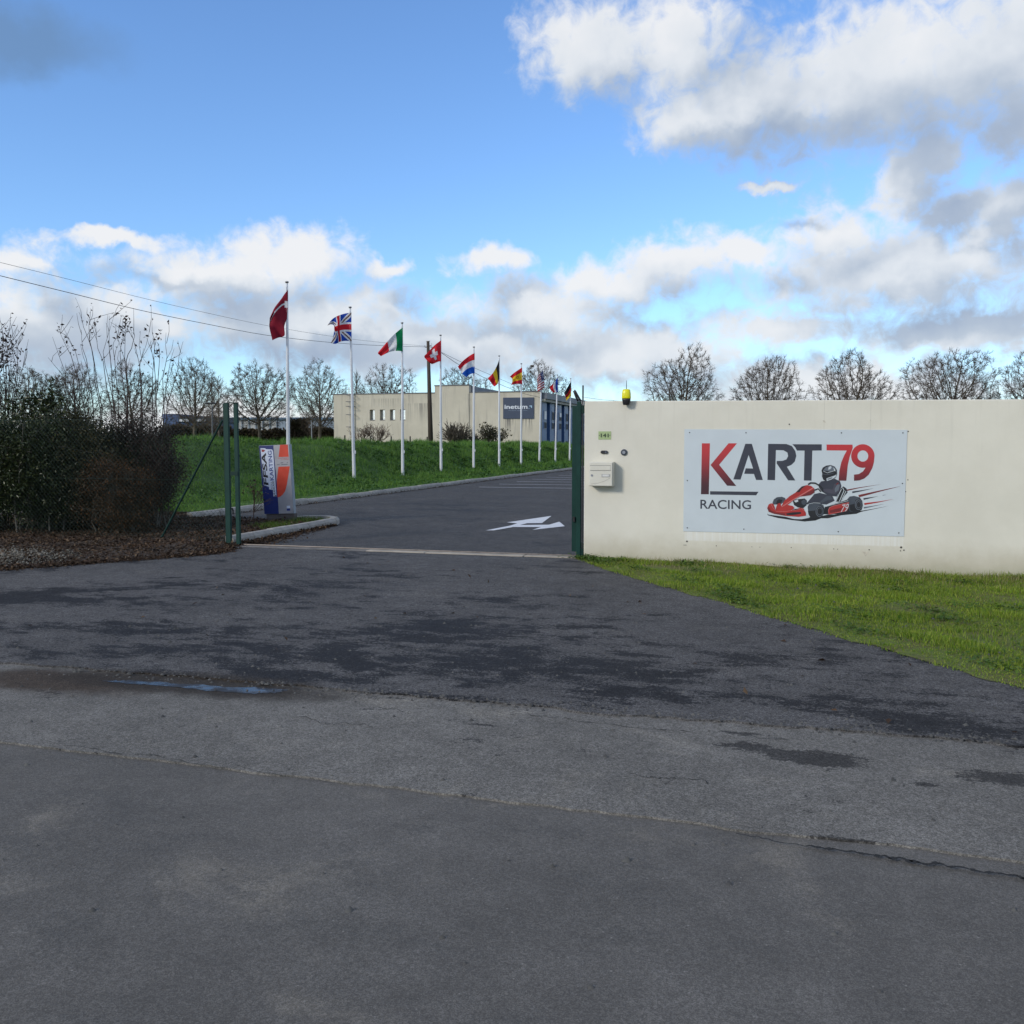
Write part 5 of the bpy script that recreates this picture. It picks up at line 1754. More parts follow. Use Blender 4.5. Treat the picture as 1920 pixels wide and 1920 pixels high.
# =================================================================== WOODEN POLE AND CABLES
M_WOOD = plain('creosoted_wood', (0.055, 0.042, 0.032), 0.85, var=0.3, scale=2, stretch=(6, 6, 0.5))
up_t, up_b = depth(802.5, 640, 60), depth(808, 835, 60)
up_b.z = 1.1
ut = thing('utility_pole', up_b, 'brown wooden utility pole carrying cables behind the flags', 'utility pole')
MB().tube([up_b, up_b.lerp(up_t, .5), up_t], [0.17, 0.13, 0.09], 12).build('pole', M_WOOD, ut, smooth=True)
for py, sx in ((648, 1), (651, -1)):
    c_ = depth(803, py, 60)
    MB().tube([c_, c_ + U * 0.22 * sx, c_ + U * 0.24 * sx + Vector((0, 0, .12))], 0.02, 6).build('insulator_hook', M_STEEL, ut)
MB().slab(site(up_t)[0] - .1, site(up_t)[0] + .1, site(up_t)[1] - .1, site(up_t)[1] + .1, up_t.z - 0.002, up_t.z + 0.03).build('pole_cap', M_STEEL, ut)
M_CABLE = plain('black_cable', (0.02, 0.022, 0.028), 0.6)


def cable(pts, d0, d1, x0, x1, rad, label):
    """cable whose plan is a straight run from depth d0 at column x0 to d1 at x1"""
    A, B = depth(x0, 700, d0), depth(x1, 700, d1)
    out = []
    for px, py in pts:
        d = ray(px, py)
        n_ = Vector((-(B - A).y, (B - A).x, 0))
        k = (A.dot(n_)) / d.dot(n_)
        out.append(d * k + Vector((0, 0, EYE)))
    cat = out[:1]
    for i in range(len(out) - 1):                # smooth through the points
        p0, p1, p2, p3 = out[max(i - 1, 0)], out[i], out[i + 1], out[min(i + 2, len(out) - 1)]
        for t_ in (0.25, 0.5, 0.75, 1.0):
            cat.append(0.5 * ((2 * p1) + (p2 - p0) * t_ + (2 * p0 - 5 * p1 + 4 * p2 - p3) * t_ ** 2 + (3 * p1 - p0 - 3 * p2 + p3) * t_ ** 3))
    o = MB().tube(cat, rad, 5).build('overhead_cable', M_CABLE, origin=cat[-1])
    return tag(o, label, 'cable', 'overhead cables')


cable([(-160, 453), (0, 492), (130, 524), (260, 557), (380, 585), (503, 611), (625, 631), (715, 642), (801, 649)], 24, 60, -160, 803, 0.006, 'upper thin overhead cable sloping down from the top left')
cable([(-160, 477), (0, 517), (130, 549), (260, 581), (380, 606), (503, 629), (625, 642.5), (715, 648), (801, 650.5)], 24, 60, -160, 803, 0.010, 'lower thicker overhead cable sloping down from the left')
cable([(806, 648), (829, 661), (859, 676), (892, 691), (920, 703), (970, 724), (1012, 738)], 60, 84, 804, 1013, 0.012, 'upper cable running from wooden pole to the cream building')
cable([(806, 650), (829, 662.5), (857.5, 682), (892, 700), (917, 712), (976, 736), (1012, 745)], 60, 84, 804, 1013, 0.016, 'lower cable running from wooden pole to the building corner')
cable([(1091, 744), (1120, 748.5), (1150, 751), (1190, 753), (1400, 760)], 13, 24, 1091, 1400, 0.0022, 'short thin wire from the gate post behind the wall')

# =================================================================== BARE TREES
M_BARK = plain('plane_tree_bark', (0.10, 0.086, 0.064), 0.9, var=0.35, scale=3)
M_TWIG = plain('twig_bark', (0.080, 0.060, 0.042), 0.9, var=0.3, scale=2)


def tubes(name, A, B, ra, rb, mat, parent=None, sides=3, origin=None):
    """many separate tapered sticks in one mesh, vectorised"""
    A, B = np.asarray(A, float), np.asarray(B, float)
    d = B - A
    d /= np.linalg.norm(d, axis=1)[:, None] + 1e-9
    ref = np.where(np.abs(d[:, 2:3]) < 0.9, np.array([[0, 0, 1.0]]), np.array([[1.0, 0, 0]]))
    s = np.cross(d, ref)
    s /= np.linalg.norm(s, axis=1)[:, None] + 1e-9
    t = np.cross(d, s)
    vs = []
    for E, rr in ((A, ra), (B, rb)):
        for j in range(sides):
            a = 2 * np.pi * j / sides
            vs.append(E + (s * np.cos(a) + t * np.sin(a)) * np.asarray(rr)[:, None])
    vs = np.stack(vs, 1).reshape(-1, 3)
    k = (np.arange(len(A)) * 2 * sides)[:, None]
    fs = np.concatenate([k + np.array([[j, (j + 1) % sides, sides + (j + 1) % sides, sides + j]]) for j in range(sides)], 0)
    return link_mesh(name, arr_mesh(name, vs, fs), mat, parent, origin)


def colonize(att, nodes, parents, step, di, dk, iters, r, up=0.0):
    att = np.array(att)
    N, Pn = [np.array(p, float) for p in nodes], list(parents)
    D = np.full(len(att), 1e9)
    I = np.zeros(len(att), int)

    def upd(k0):
        arr = np.array(N[k0:])
        if len(arr) == 0:
            return
        dd = np.linalg.norm(att[:, None] - arr[None], axis=2)
        j = dd.argmin(1)
        m_ = dd[np.arange(len(att)), j]
        b_ = m_ < D
        D[b_] = m_[b_]
        I[b_] = j[b_] + k0
    upd(0)
    for _ in range(iters):
        act = D < di
        if not act.any():
            break
        un, inv = np.unique(I[act], return_inverse=True)
        arr = np.array(N)
        v = att[act] - arr[I[act]]
        v /= np.linalg.norm(v, axis=1)[:, None] + 1e-9
        acc = np.zeros((len(un), 3))
        np.add.at(acc, inv, v)
        acc += r.normal(0, 0.5, acc.shape)
        acc[:, 2] += up
        acc /= np.linalg.norm(acc, axis=1)[:, None] + 1e-9
        k0 = len(N)
        for q, a in zip(un, acc):
            N.append(arr[q] + a * step)
            Pn.append(int(q))
        upd(k0)
        keep = D > dk
        if keep.all() and len(N) > 9000:
            break
        att, D, I = att[keep], D[keep], I[keep]
        if len(att) == 0:
            break
    return np.array(N), np.array(Pn)


def radii(Pn, tip, p):
    n = len(Pn)
    acc = np.zeros(n)
    r = np.zeros(n)
    for i in range(n - 1, -1, -1):
        r[i] = tip if acc[i] == 0 else acc[i] ** (1 / p)
        if Pn[i] >= 0:
            acc[Pn[i]] += r[i] ** p
    return r


def bare_tree(seed, H, W, trunk_h, n_att=2600, tip=0.0115, shape='round'):
    """returns edges of trunk and limbs, and of the twigs, for a leafless tree standing at the origin"""
    r = np.random.default_rng(seed)
    ch = H - trunk_h
    cz = trunk_h + ch * 0.44
    P = r.normal(size=(n_att * 4, 3))
    P /= np.linalg.norm(P, axis=1)[:, None]
    lob = 1 + 0.16 * np.sin(P[:, 0] * 4 + seed) * np.sin(P[:, 1] * 3 + seed * 2) + 0.12 * np.sin(P[:, 2] * 5 + P[:, 0] * 3 + seed)
    P = P * (r.uniform(0, 1, len(P)) ** 0.42 * lob)[:, None]
    P = P * np.array([W / 2, W / 2, ch * 0.56]) + np.array([0, 0, cz])
    P = P[P[:, 2] > trunk_h * 0.75][:n_att]
    st = 0.22
    nodes, par = [], []
    k = int(trunk_h / st)
    for i in range(k + 1):
        nodes.append((0.03 * math.sin(i * .7), 0.03 * math.cos(i * .5), i * st))
        par.append(i - 1)
    N, Pn = colonize(P, nodes, par, st, 3.2, 0.27, 130, r, 0.05)
    R = radii(Pn, tip, 2.3)
    R = np.minimum(R, 0.30)
    # spray of short fine twigs from the outer shoots
    leafn = np.where(R < tip * 2.2)[0]
    rep = r.choice(leafn, size=int(len(leafn) * 5.0))
    d = r.normal(size=(len(rep), 3))
    out = N[rep] - np.array([0, 0, cz])
    out /= np.linalg.norm(out, axis=1)[:, None] + 1e-9
    d = d * 0.6 + out * 0.8
    d[:, 2] += 0.25
    d /= np.linalg.norm(d, axis=1)[:, None]
    TA = N[rep]
    TB = TA + d * r.uniform(0.12, 0.45, len(rep))[:, None]
    e = np.where(Pn >= 0)[0]
    thick = R[e] > 0.035
    return (N[Pn[e]], N[e], R[Pn[e]], R[e], thick, TA, TB)


TREE_CACHE = {}


def plant_tree(seed, H, W, th, base, rot, label, group, name='plane_tree', sc_=1.0, n_att=2600, tip=0.0115):
    key = (seed, H, W, th, n_att)
    root = thing(name, base, label, 'tree', group)
    root.rotation_euler = (0, 0, rot)
    root.scale = (sc_, sc_, sc_)
    if key not in TREE_CACHE:
        A, B, ra, rb, thick, TA, TB = bare_tree(seed, H, W, th, n_att, tip)
        trk = tubes('trunk', A[thick], B[thick], np.minimum(ra[thick], rb[thick] * 1.5), rb[thick], M_BARK, None, 6)
        cr = tubes('crown', np.concatenate([A[~thick], TA]), np.concatenate([B[~thick], TB]), np.concatenate([np.minimum(ra[~thick], rb[~thick] * 1.6), np.full(len(TA), tip * 0.8)]),
                   np.concatenate([rb[~thick], np.full(len(TA), tip * 0.45)]), M_TWIG, None, 3)
        TREE_CACHE[key] = (trk.data, cr.data)
        trk.parent = root
        cr.parent = root
    else:
        for nm, me in zip(('trunk', 'crown'), TREE_CACHE[key]):
            o = bpy.data.objects.new(nm, me)
            COL.objects.link(o)
            o.parent = root
    return root


def tree_at(px, top_py, D, seed, H, W, th, rot, label, group='bare plane trees in a row', **kw):
    """tree whose top shows at the given pixel; stands on the far level ground"""
    tp = depth(px, top_py, D)
    gz = 1.15 if px < 1100 else -0.05
    s = (tp.z - gz) / H
    return plant_tree(seed, H, W, th, Vector((tp.x, tp.y, gz)), rot, label, group, sc_=s, **kw)


TV_ = [(1, 10.5, 7.5, 2.9), (2, 10.5, 7.0, 2.6), (3, 10.5, 7.8, 2.4), (4, 10.5, 8.8, 2.9)]
# trees over the cream wall
for px, ty, D, vi, rot, lab_ in (
        (1283, 655, 82, 0, 0.3, 'tall domed bare tree over the wall, just right of the yellow beacon'),
        (1443, 668, 84, 1, 1.0, 'open crowned bare tree above the word on the panel, second over the wall'),
        (1600, 664, 82, 2, 2.2, 'dense bare tree above the wall over the panel numerals'),
        (1785, 657, 80, 3, 4.0, 'widest bare tree above the wall right of the panel'),
        (1935, 668, 80, 0, 2.4, 'bare tree cut by the right edge of the photo above the wall')):
    seed, H, W, th = TV_[vi]
    tree_at(px, ty, D, seed, H, W, th, rot, lab_)
# trees behind the bank and building
for px, ty, D, vi, rot, lab_ in (
        (60, 690, 96, 3, 0.6, 'bare tree behind the left end of the hedge'), (140, 682, 100, 1, 2.0, 'bare tree behind the tall hedge shoots on the left'),
        (245, 682, 100, 0, 3.3, 'bare tree behind the right part of the hedge'), (362, 674, 98, 1, 5.1, 'bare forked tree between hedge and green gate posts'),
        (484, 682, 100, 3, 1.3, 'spreading bare tree between gate posts and the first flagpole'), (598, 681, 100, 0, 5.0, 'bare tree at the left end of the cream building'),
        (726, 688, 112, 2, 0.9, 'bare tree rising behind the four windows of the building'), (868, 692, 118, 1, 3.6, 'bare tree behind the raised block of the building'),
        (1010, 681, 112, 0, 1.8, 'bare tree with a bird nest behind the building sign')):
    seed, H, W, th = TV_[vi]
    tree_at(px, ty, D, seed, H, W, th, rot, lab_)
# nest in the tree behind the sign
p = depth(998, 686.5, 111)
mb = MB()
mb.tube([p + Vector((0, 0, -.12)), p, p + Vector((0, 0, .12))], [0.1, 0.26, 0.18], 9)
tag(mb.build('bird_nest', M_TWIG, origin=p + Vector((0, 0, -.12))), 'small dark bird nest high in the tree behind the sign', 'nest')

# slender poplars and thicket trees
def slim_tree(px, top_py, D, label, seed, W, H=12.0, group='slender bare trees', tip=0.014):
    key = ('slim', seed)
    tp = depth(px, top_py, D)
    gz = 1.15
    s = (tp.z - gz) / H
    root = thing('poplar_tree', Vector((tp.x, tp.y, gz)), label, 'tree', group)
    root.scale = (s, s, s)
    r = np.random.default_rng(seed)
    n = 130
    z0 = r.uniform(0.12, 0.93, n) ** 1.0 * H
    a = r.uniform(0, 6.28, n)
    L = (H - z0) * 0.22 + 0.7
    el_ = r.uniform(1.15, 1.4, n)
    A = np.stack([np.zeros(n), np.zeros(n), z0], -1)
    B = A + np.stack([np.cos(a) * np.cos(el_) * L * W * 2.2, np.sin(a) * np.cos(el_) * L * W, np.sin(el_) * L], -1)
    rep = r.integers(0, n, 600)
    t_ = r.uniform(0.3, 1, 600)[:, None]
    TA = A[rep] + (B[rep] - A[rep]) * t_
    d = r.normal(0, 0.35, (600, 3))
    d[:, 2] += 0.8
    TB = TA + d * r.uniform(0.2, 0.7, 600)[:, None]
    zz_ = np.linspace(0, H * 0.97, 14)
    c = np.stack([0.05 * np.sin(zz_), 0.05 * np.cos(zz_ * 1.3), zz_], -1)
    rr_ = np.interp(zz_, [0, H], [0.17, 0.015])
    tubes('trunk', c[:-1], c[1:], rr_[:-1], rr_[1:], M_BARK, None, 6).parent = root
    tubes('crown', np.concatenate([A, TA]), np.concatenate([B, TB]), np.concatenate([np.full(n, .03), np.full(600, tip)]), np.concatenate([np.full(n, .012), np.full(600, tip * .6)]), M_TWIG).parent = root
    return root


slim_tree(408, 705, 92, 'slender bare tree directly behind the green gate posts', 51, 1.5)
slim_tree(396, 715, 95, 'thin bare tree behind the street lamp head', 52, 1.3)
slim_tree(668, 697, 130, 'upright poplar tree behind the ladder on the building', 53, 0.8)
slim_tree(584, 745, 92, 'low slender bare tree left of the cream building', 54, 1.2)

# =================================================================== FAR BUILDINGS, HEDGE AND LAMP
M_WHWALL = plain('warehouse_wall', (0.42, 0.42, 0.41), 0.8, var=0.08, scale=0.05)
M_WHGREY = plain('warehouse_grey_wall', (0.24, 0.29, 0.35), 0.7, var=0.08, scale=0.05)
M_WHROOF = plain('warehouse_roof', (0.12, 0.19, 0.28), 0.6, var=0.08, scale=0.05)
M_FBLUE = plain('far_blue_cladding', (0.055, 0.095, 0.20), 0.6, var=0.08, scale=0.1)
M_FROOF = plain('far_slate_roof', (0.05, 0.065, 0.09), 0.7, var=0.1, scale=0.2)


def far_box(mb, x0, x1, y0, y1, D, deep=14):
    p, q = depth(x0, y1, D), depth(x1, y0, D)
    mb.hexa([(a, b_, z) for z in (p.z, q.z) for a, b_ in ((p.x, D), (q.x, D), (q.x, D + deep), (p.x, D + deep))])
    return mb


wh = thing('warehouse', depth(560, 815, 190), 'long pale warehouse far behind the trees beside the gate posts', 'building')
far_box(MB(), 425, 520, 786.5, 826, 190).build('wall', M_WHWALL, wh)
far_box(MB(), 520.2, 720, 786.5, 826, 190).build('grey_wall', M_WHGREY, wh)
far_box(MB(), 424, 722, 782.5, 786.4, 189.6, 15).build('roof_edge', M_WHROOF, wh)
for x in range(440, 520, 13):
    far_box(MB(), x, x + 0.8, 787, 825, 189.8, 0.15).build('wall_joint', M_WHGREY, wh)
fb = thing('blue_workshop', depth(350, 815, 150), 'dark blue building with white windows far behind the hedge end', 'building')
far_box(MB(), 306, 334, 776, 826, 150).build('tower_wall', M_FBLUE, fb)
far_box(MB(), 334.3, 395, 790.5, 826, 150.3).build('wall', M_FBLUE, fb)
far_box(MB(), 334.3, 397, 780.5, 790, 149.8, 15).build('roof', M_FROOF, fb)
for x in (336.5, 342.5, 348.5, 368.5, 374.5, 380.5):
    far_box(MB(), x, x + 4.6, 786, 790.4, 149.6, 0.15).build('window', M_BLIND, fb)
fc = thing('gabled_house', depth(380, 815, 140), 'small grey gabled house far left of the gate posts', 'building')
p0, p1, p2 = depth(372, 800, 140), depth(391, 800, 140), depth(381, 793, 140)
MB().prism([p0, p1, p2, ], Vector((0, 8, 0))).build('roof', plain('far_brown_roof', (0.13, 0.115, 0.10), 0.8), fc)
far_box(MB(), 373, 390, 800.3, 826, 140.05, 7.8).build('wall', plain('far_grey_wall', (0.20, 0.19, 0.175), 0.8), fc)

M_FARHEDGE = leafy('far_hedge_leaves', [(0.035, 0.028, 0.020), (0.065, 0.046, 0.028), (0.095, 0.072, 0.038), (0.06, 0.062, 0.028)], 0.8, 0.1)


def far_hedge(name, x0, x1, top, D, n, label, seed, amp=2.5, deep=2.0):
    r = np.random.default_rng(seed)
    px = r.uniform(x0, x1, n)
    hump = top + amp * (np.sin(px * 0.11 + seed) * 0.6 + np.sin(px * 0.31 + 2 * seed) * 0.4)
    kk = r.uniform(0, 1, n) ** 0.6
    P = np.empty((n, 3))
    for i in range(n):
        q = depth(float(px[i]), float(hump[i]), D)
        z = 1.0 + (q.z - 1.0) * kk[i]
        P[i] = (q.x + r.normal(0, .1), q.y + r.uniform(0, deep), z)
    root = thing(name, Vector((float(P[:, 0].mean()), D, 1.0)), label, 'hedge')
    leaves('foliage', P, r.uniform(0.16, 0.38, n) * D / 100, M_FARHEDGE, root, seed, 0.2, 0.7)
    q = r.integers(0, n, 300)
    A = P[q].copy()
    A[:, 2] = 0.9
    tubes('stems', A, P[q], np.full(300, .03), np.full(300, .012), M_TWIG, root)
    return root


far_hedge('field_hedge', 425, 640, 806, 105, 9000, 'low dark brown hedge line along the top of the bank', 61)
far_hedge('thorn_thicket', 538, 572, 787, 103, 2000, 'dark rounded thicket beside the first flagpole', 62, 3)
far_hedge('bramble_hedge', 300, 428, 799, 108, 6000, 'brown bramble hedge below the blue building', 63, 3)
far_hedge('scrub_hedge', 585, 634, 804, 101, 2600, 'dark scrub hedge against the left end of the cream building', 65, 3)

lm = thing('street_lamp', depth(397.5, 812, 75), 'slim dark street lamp with flat head left of the gate posts', 'street lamp')
p = depth(398, 812, 75)
p.z = 1.1
q = depth(397.5, 757, 75)
MB().tube([p, q], [0.07, 0.045], 8).build('post', M_COPE, lm)
MB().box(q + Vector((-0.1, 0, 0.03)), (0.75, 0.3, 0.13), (Vector((1, 0, 0)), Vector((0, 1, 0)), Vector((0, 0, 1)))).build('lamp_head', M_BLK, lm, bevel=0.03)
gm = thing('metal_mast', depth(584, 812, 80), 'thin grey metal mast behind the bank left of the building', 'mast')
p = depth(584.3, 820, 80)
p.z = 1.1
MB().tube([p, depth(584, 791, 80)], [0.05, 0.04], 7).build('mast_tube', M_STEEL, gm)

# =================================================================== SHRUBS
M_LAUREL = leafy('laurel_leaves', [(0.018, 0.028, 0.011), (0.028, 0.043, 0.015), (0.043, 0.060, 0.020), (0.070, 0.082, 0.028)], 0.32, 0.12)
M_RUSSET = leafy('russet_leaves', [(0.024, 0.018, 0.011), (0.040, 0.026, 0.014), (0.060, 0.036, 0.017), (0.085, 0.046, 0.019), (0.20, 0.08, 0.02)], 0.6, 0.2)
M_MIXED = leafy('green_brown_leaves', [(0.016, 0.026, 0.010), (0.028, 0.036, 0.013), (0.045, 0.038, 0.016), (0.055, 0.055, 0.02), (0.13, 0.10, 0.03)], 0.5, 0.2)
M_PURPLE = leafy('purple_brown_leaves', [(0.022, 0.013, 0.012), (0.040, 0.022, 0.017), (0.062, 0.032, 0.022)], 0.55, 0.2)
M_STEM = plain('pale_stem_bark', (0.085, 0.08, 0.066), 0.85, var=0.3, scale=8)
M_SHOOT = plain('reddish_shoot_bark', (0.040, 0.024, 0.020), 0.8, var=0.3, scale=8)


def shrub(name, c, rx, ry, h, n, size, mat, label, seed, z0=0.02, aspect=0.45, stems=9, lower=0.02, group='shrubs of the hedge'):
    """leafy shrub: stems fan out from the base, leaves gather in clumps along them"""
    r = np.random.default_rng(seed)
    root = thing(name, c, label, 'shrub', group)
    base = np.array(c)
    A, B, ra, rb, ctr = [], [], [], [], []
    for s_ in range(stems):
        th_ = r.uniform(0, 6.28)
        b0 = base + np.array([r.normal(0, rx * .25), r.normal(0, ry * .25), 0])
        tip = base + np.array([math.cos(th_) * rx * r.uniform(.2, .9), math.sin(th_) * ry * r.uniform(.2, .9), h * r.uniform(.65, 1.0)])
        prev = b0
        for k in range(1, 7):
            t_ = k / 6
            p_ = b0 + (tip - b0) * t_ + np.array([r.normal(0, .03), r.normal(0, .03), 0]) + np.array([(tip - b0)[0], (tip - b0)[1], 0]) * (math.sin(t_ * 1.57) - t_) * .3
            A.append(prev); B.append(p_); ra.append(.018 * (1.1 - t_ * .85)); rb.append(.018 * (1.1 - (t_ + .16) * .85))
            prev = p_
    m = max(60, n // 110)
    q = r.normal(size=(m, 3))
    q /= np.linalg.norm(q, axis=1)[:, None]
    q *= r.uniform(0.25, 1.0, m)[:, None] ** 0.5
    ctr = base + np.array([0, 0, h * (0.5 + lower / 2)]) + q * np.array([rx, ry, h * (0.5 - lower / 2)])
    for k in range(m):                               # side twigs to the clumps
        j = r.integers(0, len(A))
        A.append(B[j]); B.append(ctr[k]); ra.append(.006); rb.append(.003)
    ci = r.integers(0, m, n)
    P = ctr[ci] + r.normal(0, 1, (n, 3)) * np.array([.13, .13, .12]) * max(0.6, h / 2.2)
    P[:, 2] = np.maximum(P[:, 2], z0 + 0.05)
    tubes('stems', A, B, ra, rb, M_STEM, root, 5)
    leaves('foliage', P, r.uniform(size * .6, size * 1.3, n), mat, root, seed + 1, 0.25, aspect)
    return root


def hp(px, py, D, z=0.1):
    q = depth(px, py, D)
    return Vector((q.x, D, z))


shrub('laurel_shrub', hp(-40, 900, 16.4), 0.95, 0.7, 2.15, 20000, 0.06, M_LAUREL, 'dark evergreen shrub cut by the left edge of the photo', 71, lower=0.05, stems=14)
shrub('laurel_shrub', hp(70, 900, 16.3), 0.85, 0.75, 2.15, 24000, 0.06, M_LAUREL, 'dark glossy evergreen shrub in the hedge with pale bare stems below', 72, lower=0.06, stems=14)
shrub('broadleaf_shrub', hp(160, 900, 16.5), 0.80, 0.7, 2.0, 22000, 0.05, M_MIXED, 'dark green and brown leaved shrub in the middle of the hedge', 73)
shrub('russet_shrub', hp(220, 950, 15.9), 0.70, 0.5, 1.25, 22000, 0.036, M_RUSSET, 'low rusty brown bush at the front of the hedge', 74, lower=0.0)
shrub('purple_shrub', hp(285, 880, 17.0), 0.62, 0.6, 2.0, 14000, 0.042, M_PURPLE, 'purple brown thin leaved shrub at the right end of the hedge', 75, lower=0.12)
shrub('broadleaf_shrub', hp(235, 860, 17.2), 0.75, 0.6, 2.05, 16000, 0.045, M_PURPLE, 'dark purplish shrub behind the rusty brown bush', 76)
shrub('laurel_shrub', hp(115, 870, 17.6), 0.9, 0.6, 2.1, 16000, 0.06, M_LAUREL, 'dark evergreen shrub at the back of the hedge', 77)
shrub('berry_shrub', hp(-25, 800, 17.0), 0.55, 0.5, 3.3, 1900, 0.05, M_PURPLE, 'tall thin leaved shrub rising above the hedge at left edge', 78, stems=22, lower=0.5)

# leafy tips of the evergreen
r = np.random.default_rng(81)
P = []
A, B = [], []
for (px, py) in ((62, 722), (75, 730), (95, 716), (100, 735), (48, 740), (115, 742), (25, 745), (85, 745)):
    a_, b_ = depth(px + r.normal(0, 5), 775, 16.4), depth(px, py, 16.4)
    A.append(a_); B.append(b_)
    for k in range(46):
        t_ = r.uniform(0.1, 1)
        P.append(np.array(a_.lerp(b_, t_)) + r.normal(0, .035, 3))
lt = thing('laurel_shoots', hp(80, 775, 16.4, 0.1), 'upright cluster of dark laurel shoots above the hedge top', 'shrub', 'shrubs of the hedge')
A2 = [Vector((p.x, p.y, 0.1)) for p in A]
tubes('stems', A2 + A, A + B, [.012] * len(A) + [.008] * len(A), [.008] * len(A) + [.004] * len(A), M_STEM, lt, 5)
leaves('foliage', np.array(P), r.uniform(.08, .14, len(P)), M_LAUREL, lt, 82, 0.1, 0.35)


def whips(name, stems, D, label, seed, leaf_tips=(), extra=12):
    """tall bare shoots: each given as base px and a list of pixels up to its tip"""
    r = np.random.default_rng(seed)
    b0 = depth(stems[0][0][0], 1000, D)
    root = thing(name, Vector((b0.x, D, 0.1)), label, 'shrub', 'tall bare shoots above the hedge')
    A, B, ra, rb, P = [], [], [], [], []
    for pts in stems:
        dd = D + r.normal(0, .25)
        ps = [depth(x, y, dd + (i * 0.02)) for i, (x, y) in enumerate(pts)]
        foot = Vector((b0.x + (ps[0].x - b0.x) * .5, D, 0.08))
        ps = [foot] + ps
        L = len(ps)
        for i in range(L - 1):
            for h_ in (0, 0.5):
                a_, c_ = ps[i].lerp(ps[i + 1], h_), ps[i].lerp(ps[i + 1], h_ + .5)
                if h_ == 0:
                    mid_ = c_ + Vector((r.normal(0, .012), r.normal(0, .012), 0))
                    c_ = mid_
                else:
                    a_ = mid_
                t_ = (i + h_) / (L - 1)
                A.append(a_); B.append(c_); ra.append(.008 * (1 - t_) + .0022); rb.append(.008 * (1 - t_ - .5 / (L - 1)) + .0022)
        # side shoots
        for k in range(extra // len(stems) + 2):
            i = int(r.integers(max(1, L - 3), L - 1))
            s_ = ps[i].lerp(ps[i + 1] if i + 1 < L else ps[i], r.uniform(0, 1))
            e_ = s_ + Vector((r.normal(0, .14), r.normal(0, .14), r.uniform(.15, .5)))
            A.append(s_); B.append(s_.lerp(e_, .5) + Vector((r.normal(0, .02), 0, 0))); ra.append(.0045); rb.append(.0035)
            A.append(B[-1]); B.append(e_); ra.append(.0035); rb.append(.002)
            if r.uniform() < .35:
                P.append(np.array(e_))
            for _ in range(2):
                if r.uniform() < .3:
                    P.append(np.array(s_.lerp(e_, r.uniform(0, 1))))
    tubes('stems', A, B, ra, rb, M_SHOOT, root, 4)
    for (x, y, n_, sp) in leaf_tips:
        for _ in range(n_):
            P.append(np.array(depth(x + r.normal(0, sp), y + r.normal(0, sp * 1.6), D)))
    if P:
        leaves('foliage', np.array(P), r.uniform(.045, .085, len(P)), M_PURPLE, root, seed + 3, 0.0, 0.5)
    return root


Zw = lambda x, y: (x / 6.0, 560 + y / 6.0)
W1 = [[Zw(960, 1300), Zw(880, 900), Zw(800, 640), Zw(700, 440), Zw(655, 330)], [Zw(1000, 1300), Zw(960, 950), Zw(850, 600), Zw(690, 280)], [Zw(900, 1250), Zw(760, 900), Zw(590, 430)],
      [Zw(1150, 1250), Zw(1080, 900), Zw(1040, 600), Zw(1000, 300), Zw(1020, 110)], [Zw(1130, 1250), Zw(1060, 900), Zw(1030, 560), Zw(940, 320), Zw(890, 150)],
      [Zw(1050, 1250), Zw(990, 800), Zw(930, 560), Zw(915, 350)], [Zw(850, 1200), Zw(700, 850), Zw(540, 660)]]
whips('tall_shoot_shrub', W1, 16.9, 'bundle of long bare shoots leaning left above the hedge', 91, ((Zw(1020, 95)[0], Zw(1020, 95)[1], 5, 4), (Zw(655, 325)[0], Zw(655, 325)[1], 5, 4), (Zw(740, 500)[0], Zw(740, 500)[1], 5, 4), (Zw(960, 240)[0], Zw(960, 240)[1], 4, 4), (Zw(1040, 375)[0], Zw(1040, 375)[1], 8, 5), (Zw(820, 590)[0], Zw(820, 590)[1], 6, 5)))
W2 = [[Zw(1300, 1300), Zw(1260, 900), Zw(1230, 600), Zw(1228, 190)], [Zw(1290, 1300), Zw(1220, 900), Zw(1160, 600), Zw(1280, 200)], [Zw(1430, 1250), Zw(1410, 800), Zw(1405, 550), Zw(1410, 260)],
      [Zw(1440, 1250), Zw(1420, 700), Zw(1480, 560), Zw(1515, 420), Zw(1490, 375)], [Zw(1330, 1250), Zw(1300, 850), Zw(1270, 550), Zw(1330, 420)], [Zw(1250, 1200), Zw(1180, 850), Zw(1100, 560), Zw(1080, 320)],
      [Zw(1420, 1300), Zw(1380, 900), Zw(1350, 600), Zw(1380, 400)]]
whips('tall_shoot_shrub', W2, 17.0, 'bundle of upright shoots with a dark leafy tip above the hedge', 92, ((Zw(1400, 330)[0], Zw(1400, 330)[1], 34, 6), (Zw(1410, 230)[0], Zw(1410, 230)[1], 14, 3.5), (Zw(1350, 440)[0], Zw(1350, 440)[1], 12, 4), (Zw(1285, 190)[0], Zw(1285, 190)[1], 4, 3)))
W3 = [[Zw(1590, 1250), Zw(1570, 800), Zw(1600, 650), Zw(1680, 370)], [Zw(1720, 1250), Zw(1715, 900), Zw(1730, 650), Zw(1760, 460)], [Zw(1850, 1300), Zw(1830, 900), Zw(1880, 650), Zw(1868, 380)],
      [Zw(1600, 1300), Zw(1590, 900), Zw(1560, 700), Zw(1515, 500)], [Zw(1760, 1250), Zw(1745, 850), Zw(1700, 560), Zw(1690, 470)], [Zw(1740, 1250), Zw(1790, 750), Zw(1785, 520)], [Zw(1840, 1200), Zw(1900, 800), Zw(1960, 560)],
      [Zw(1880, 1200), Zw(2000, 800), Zw(2060, 480)]]
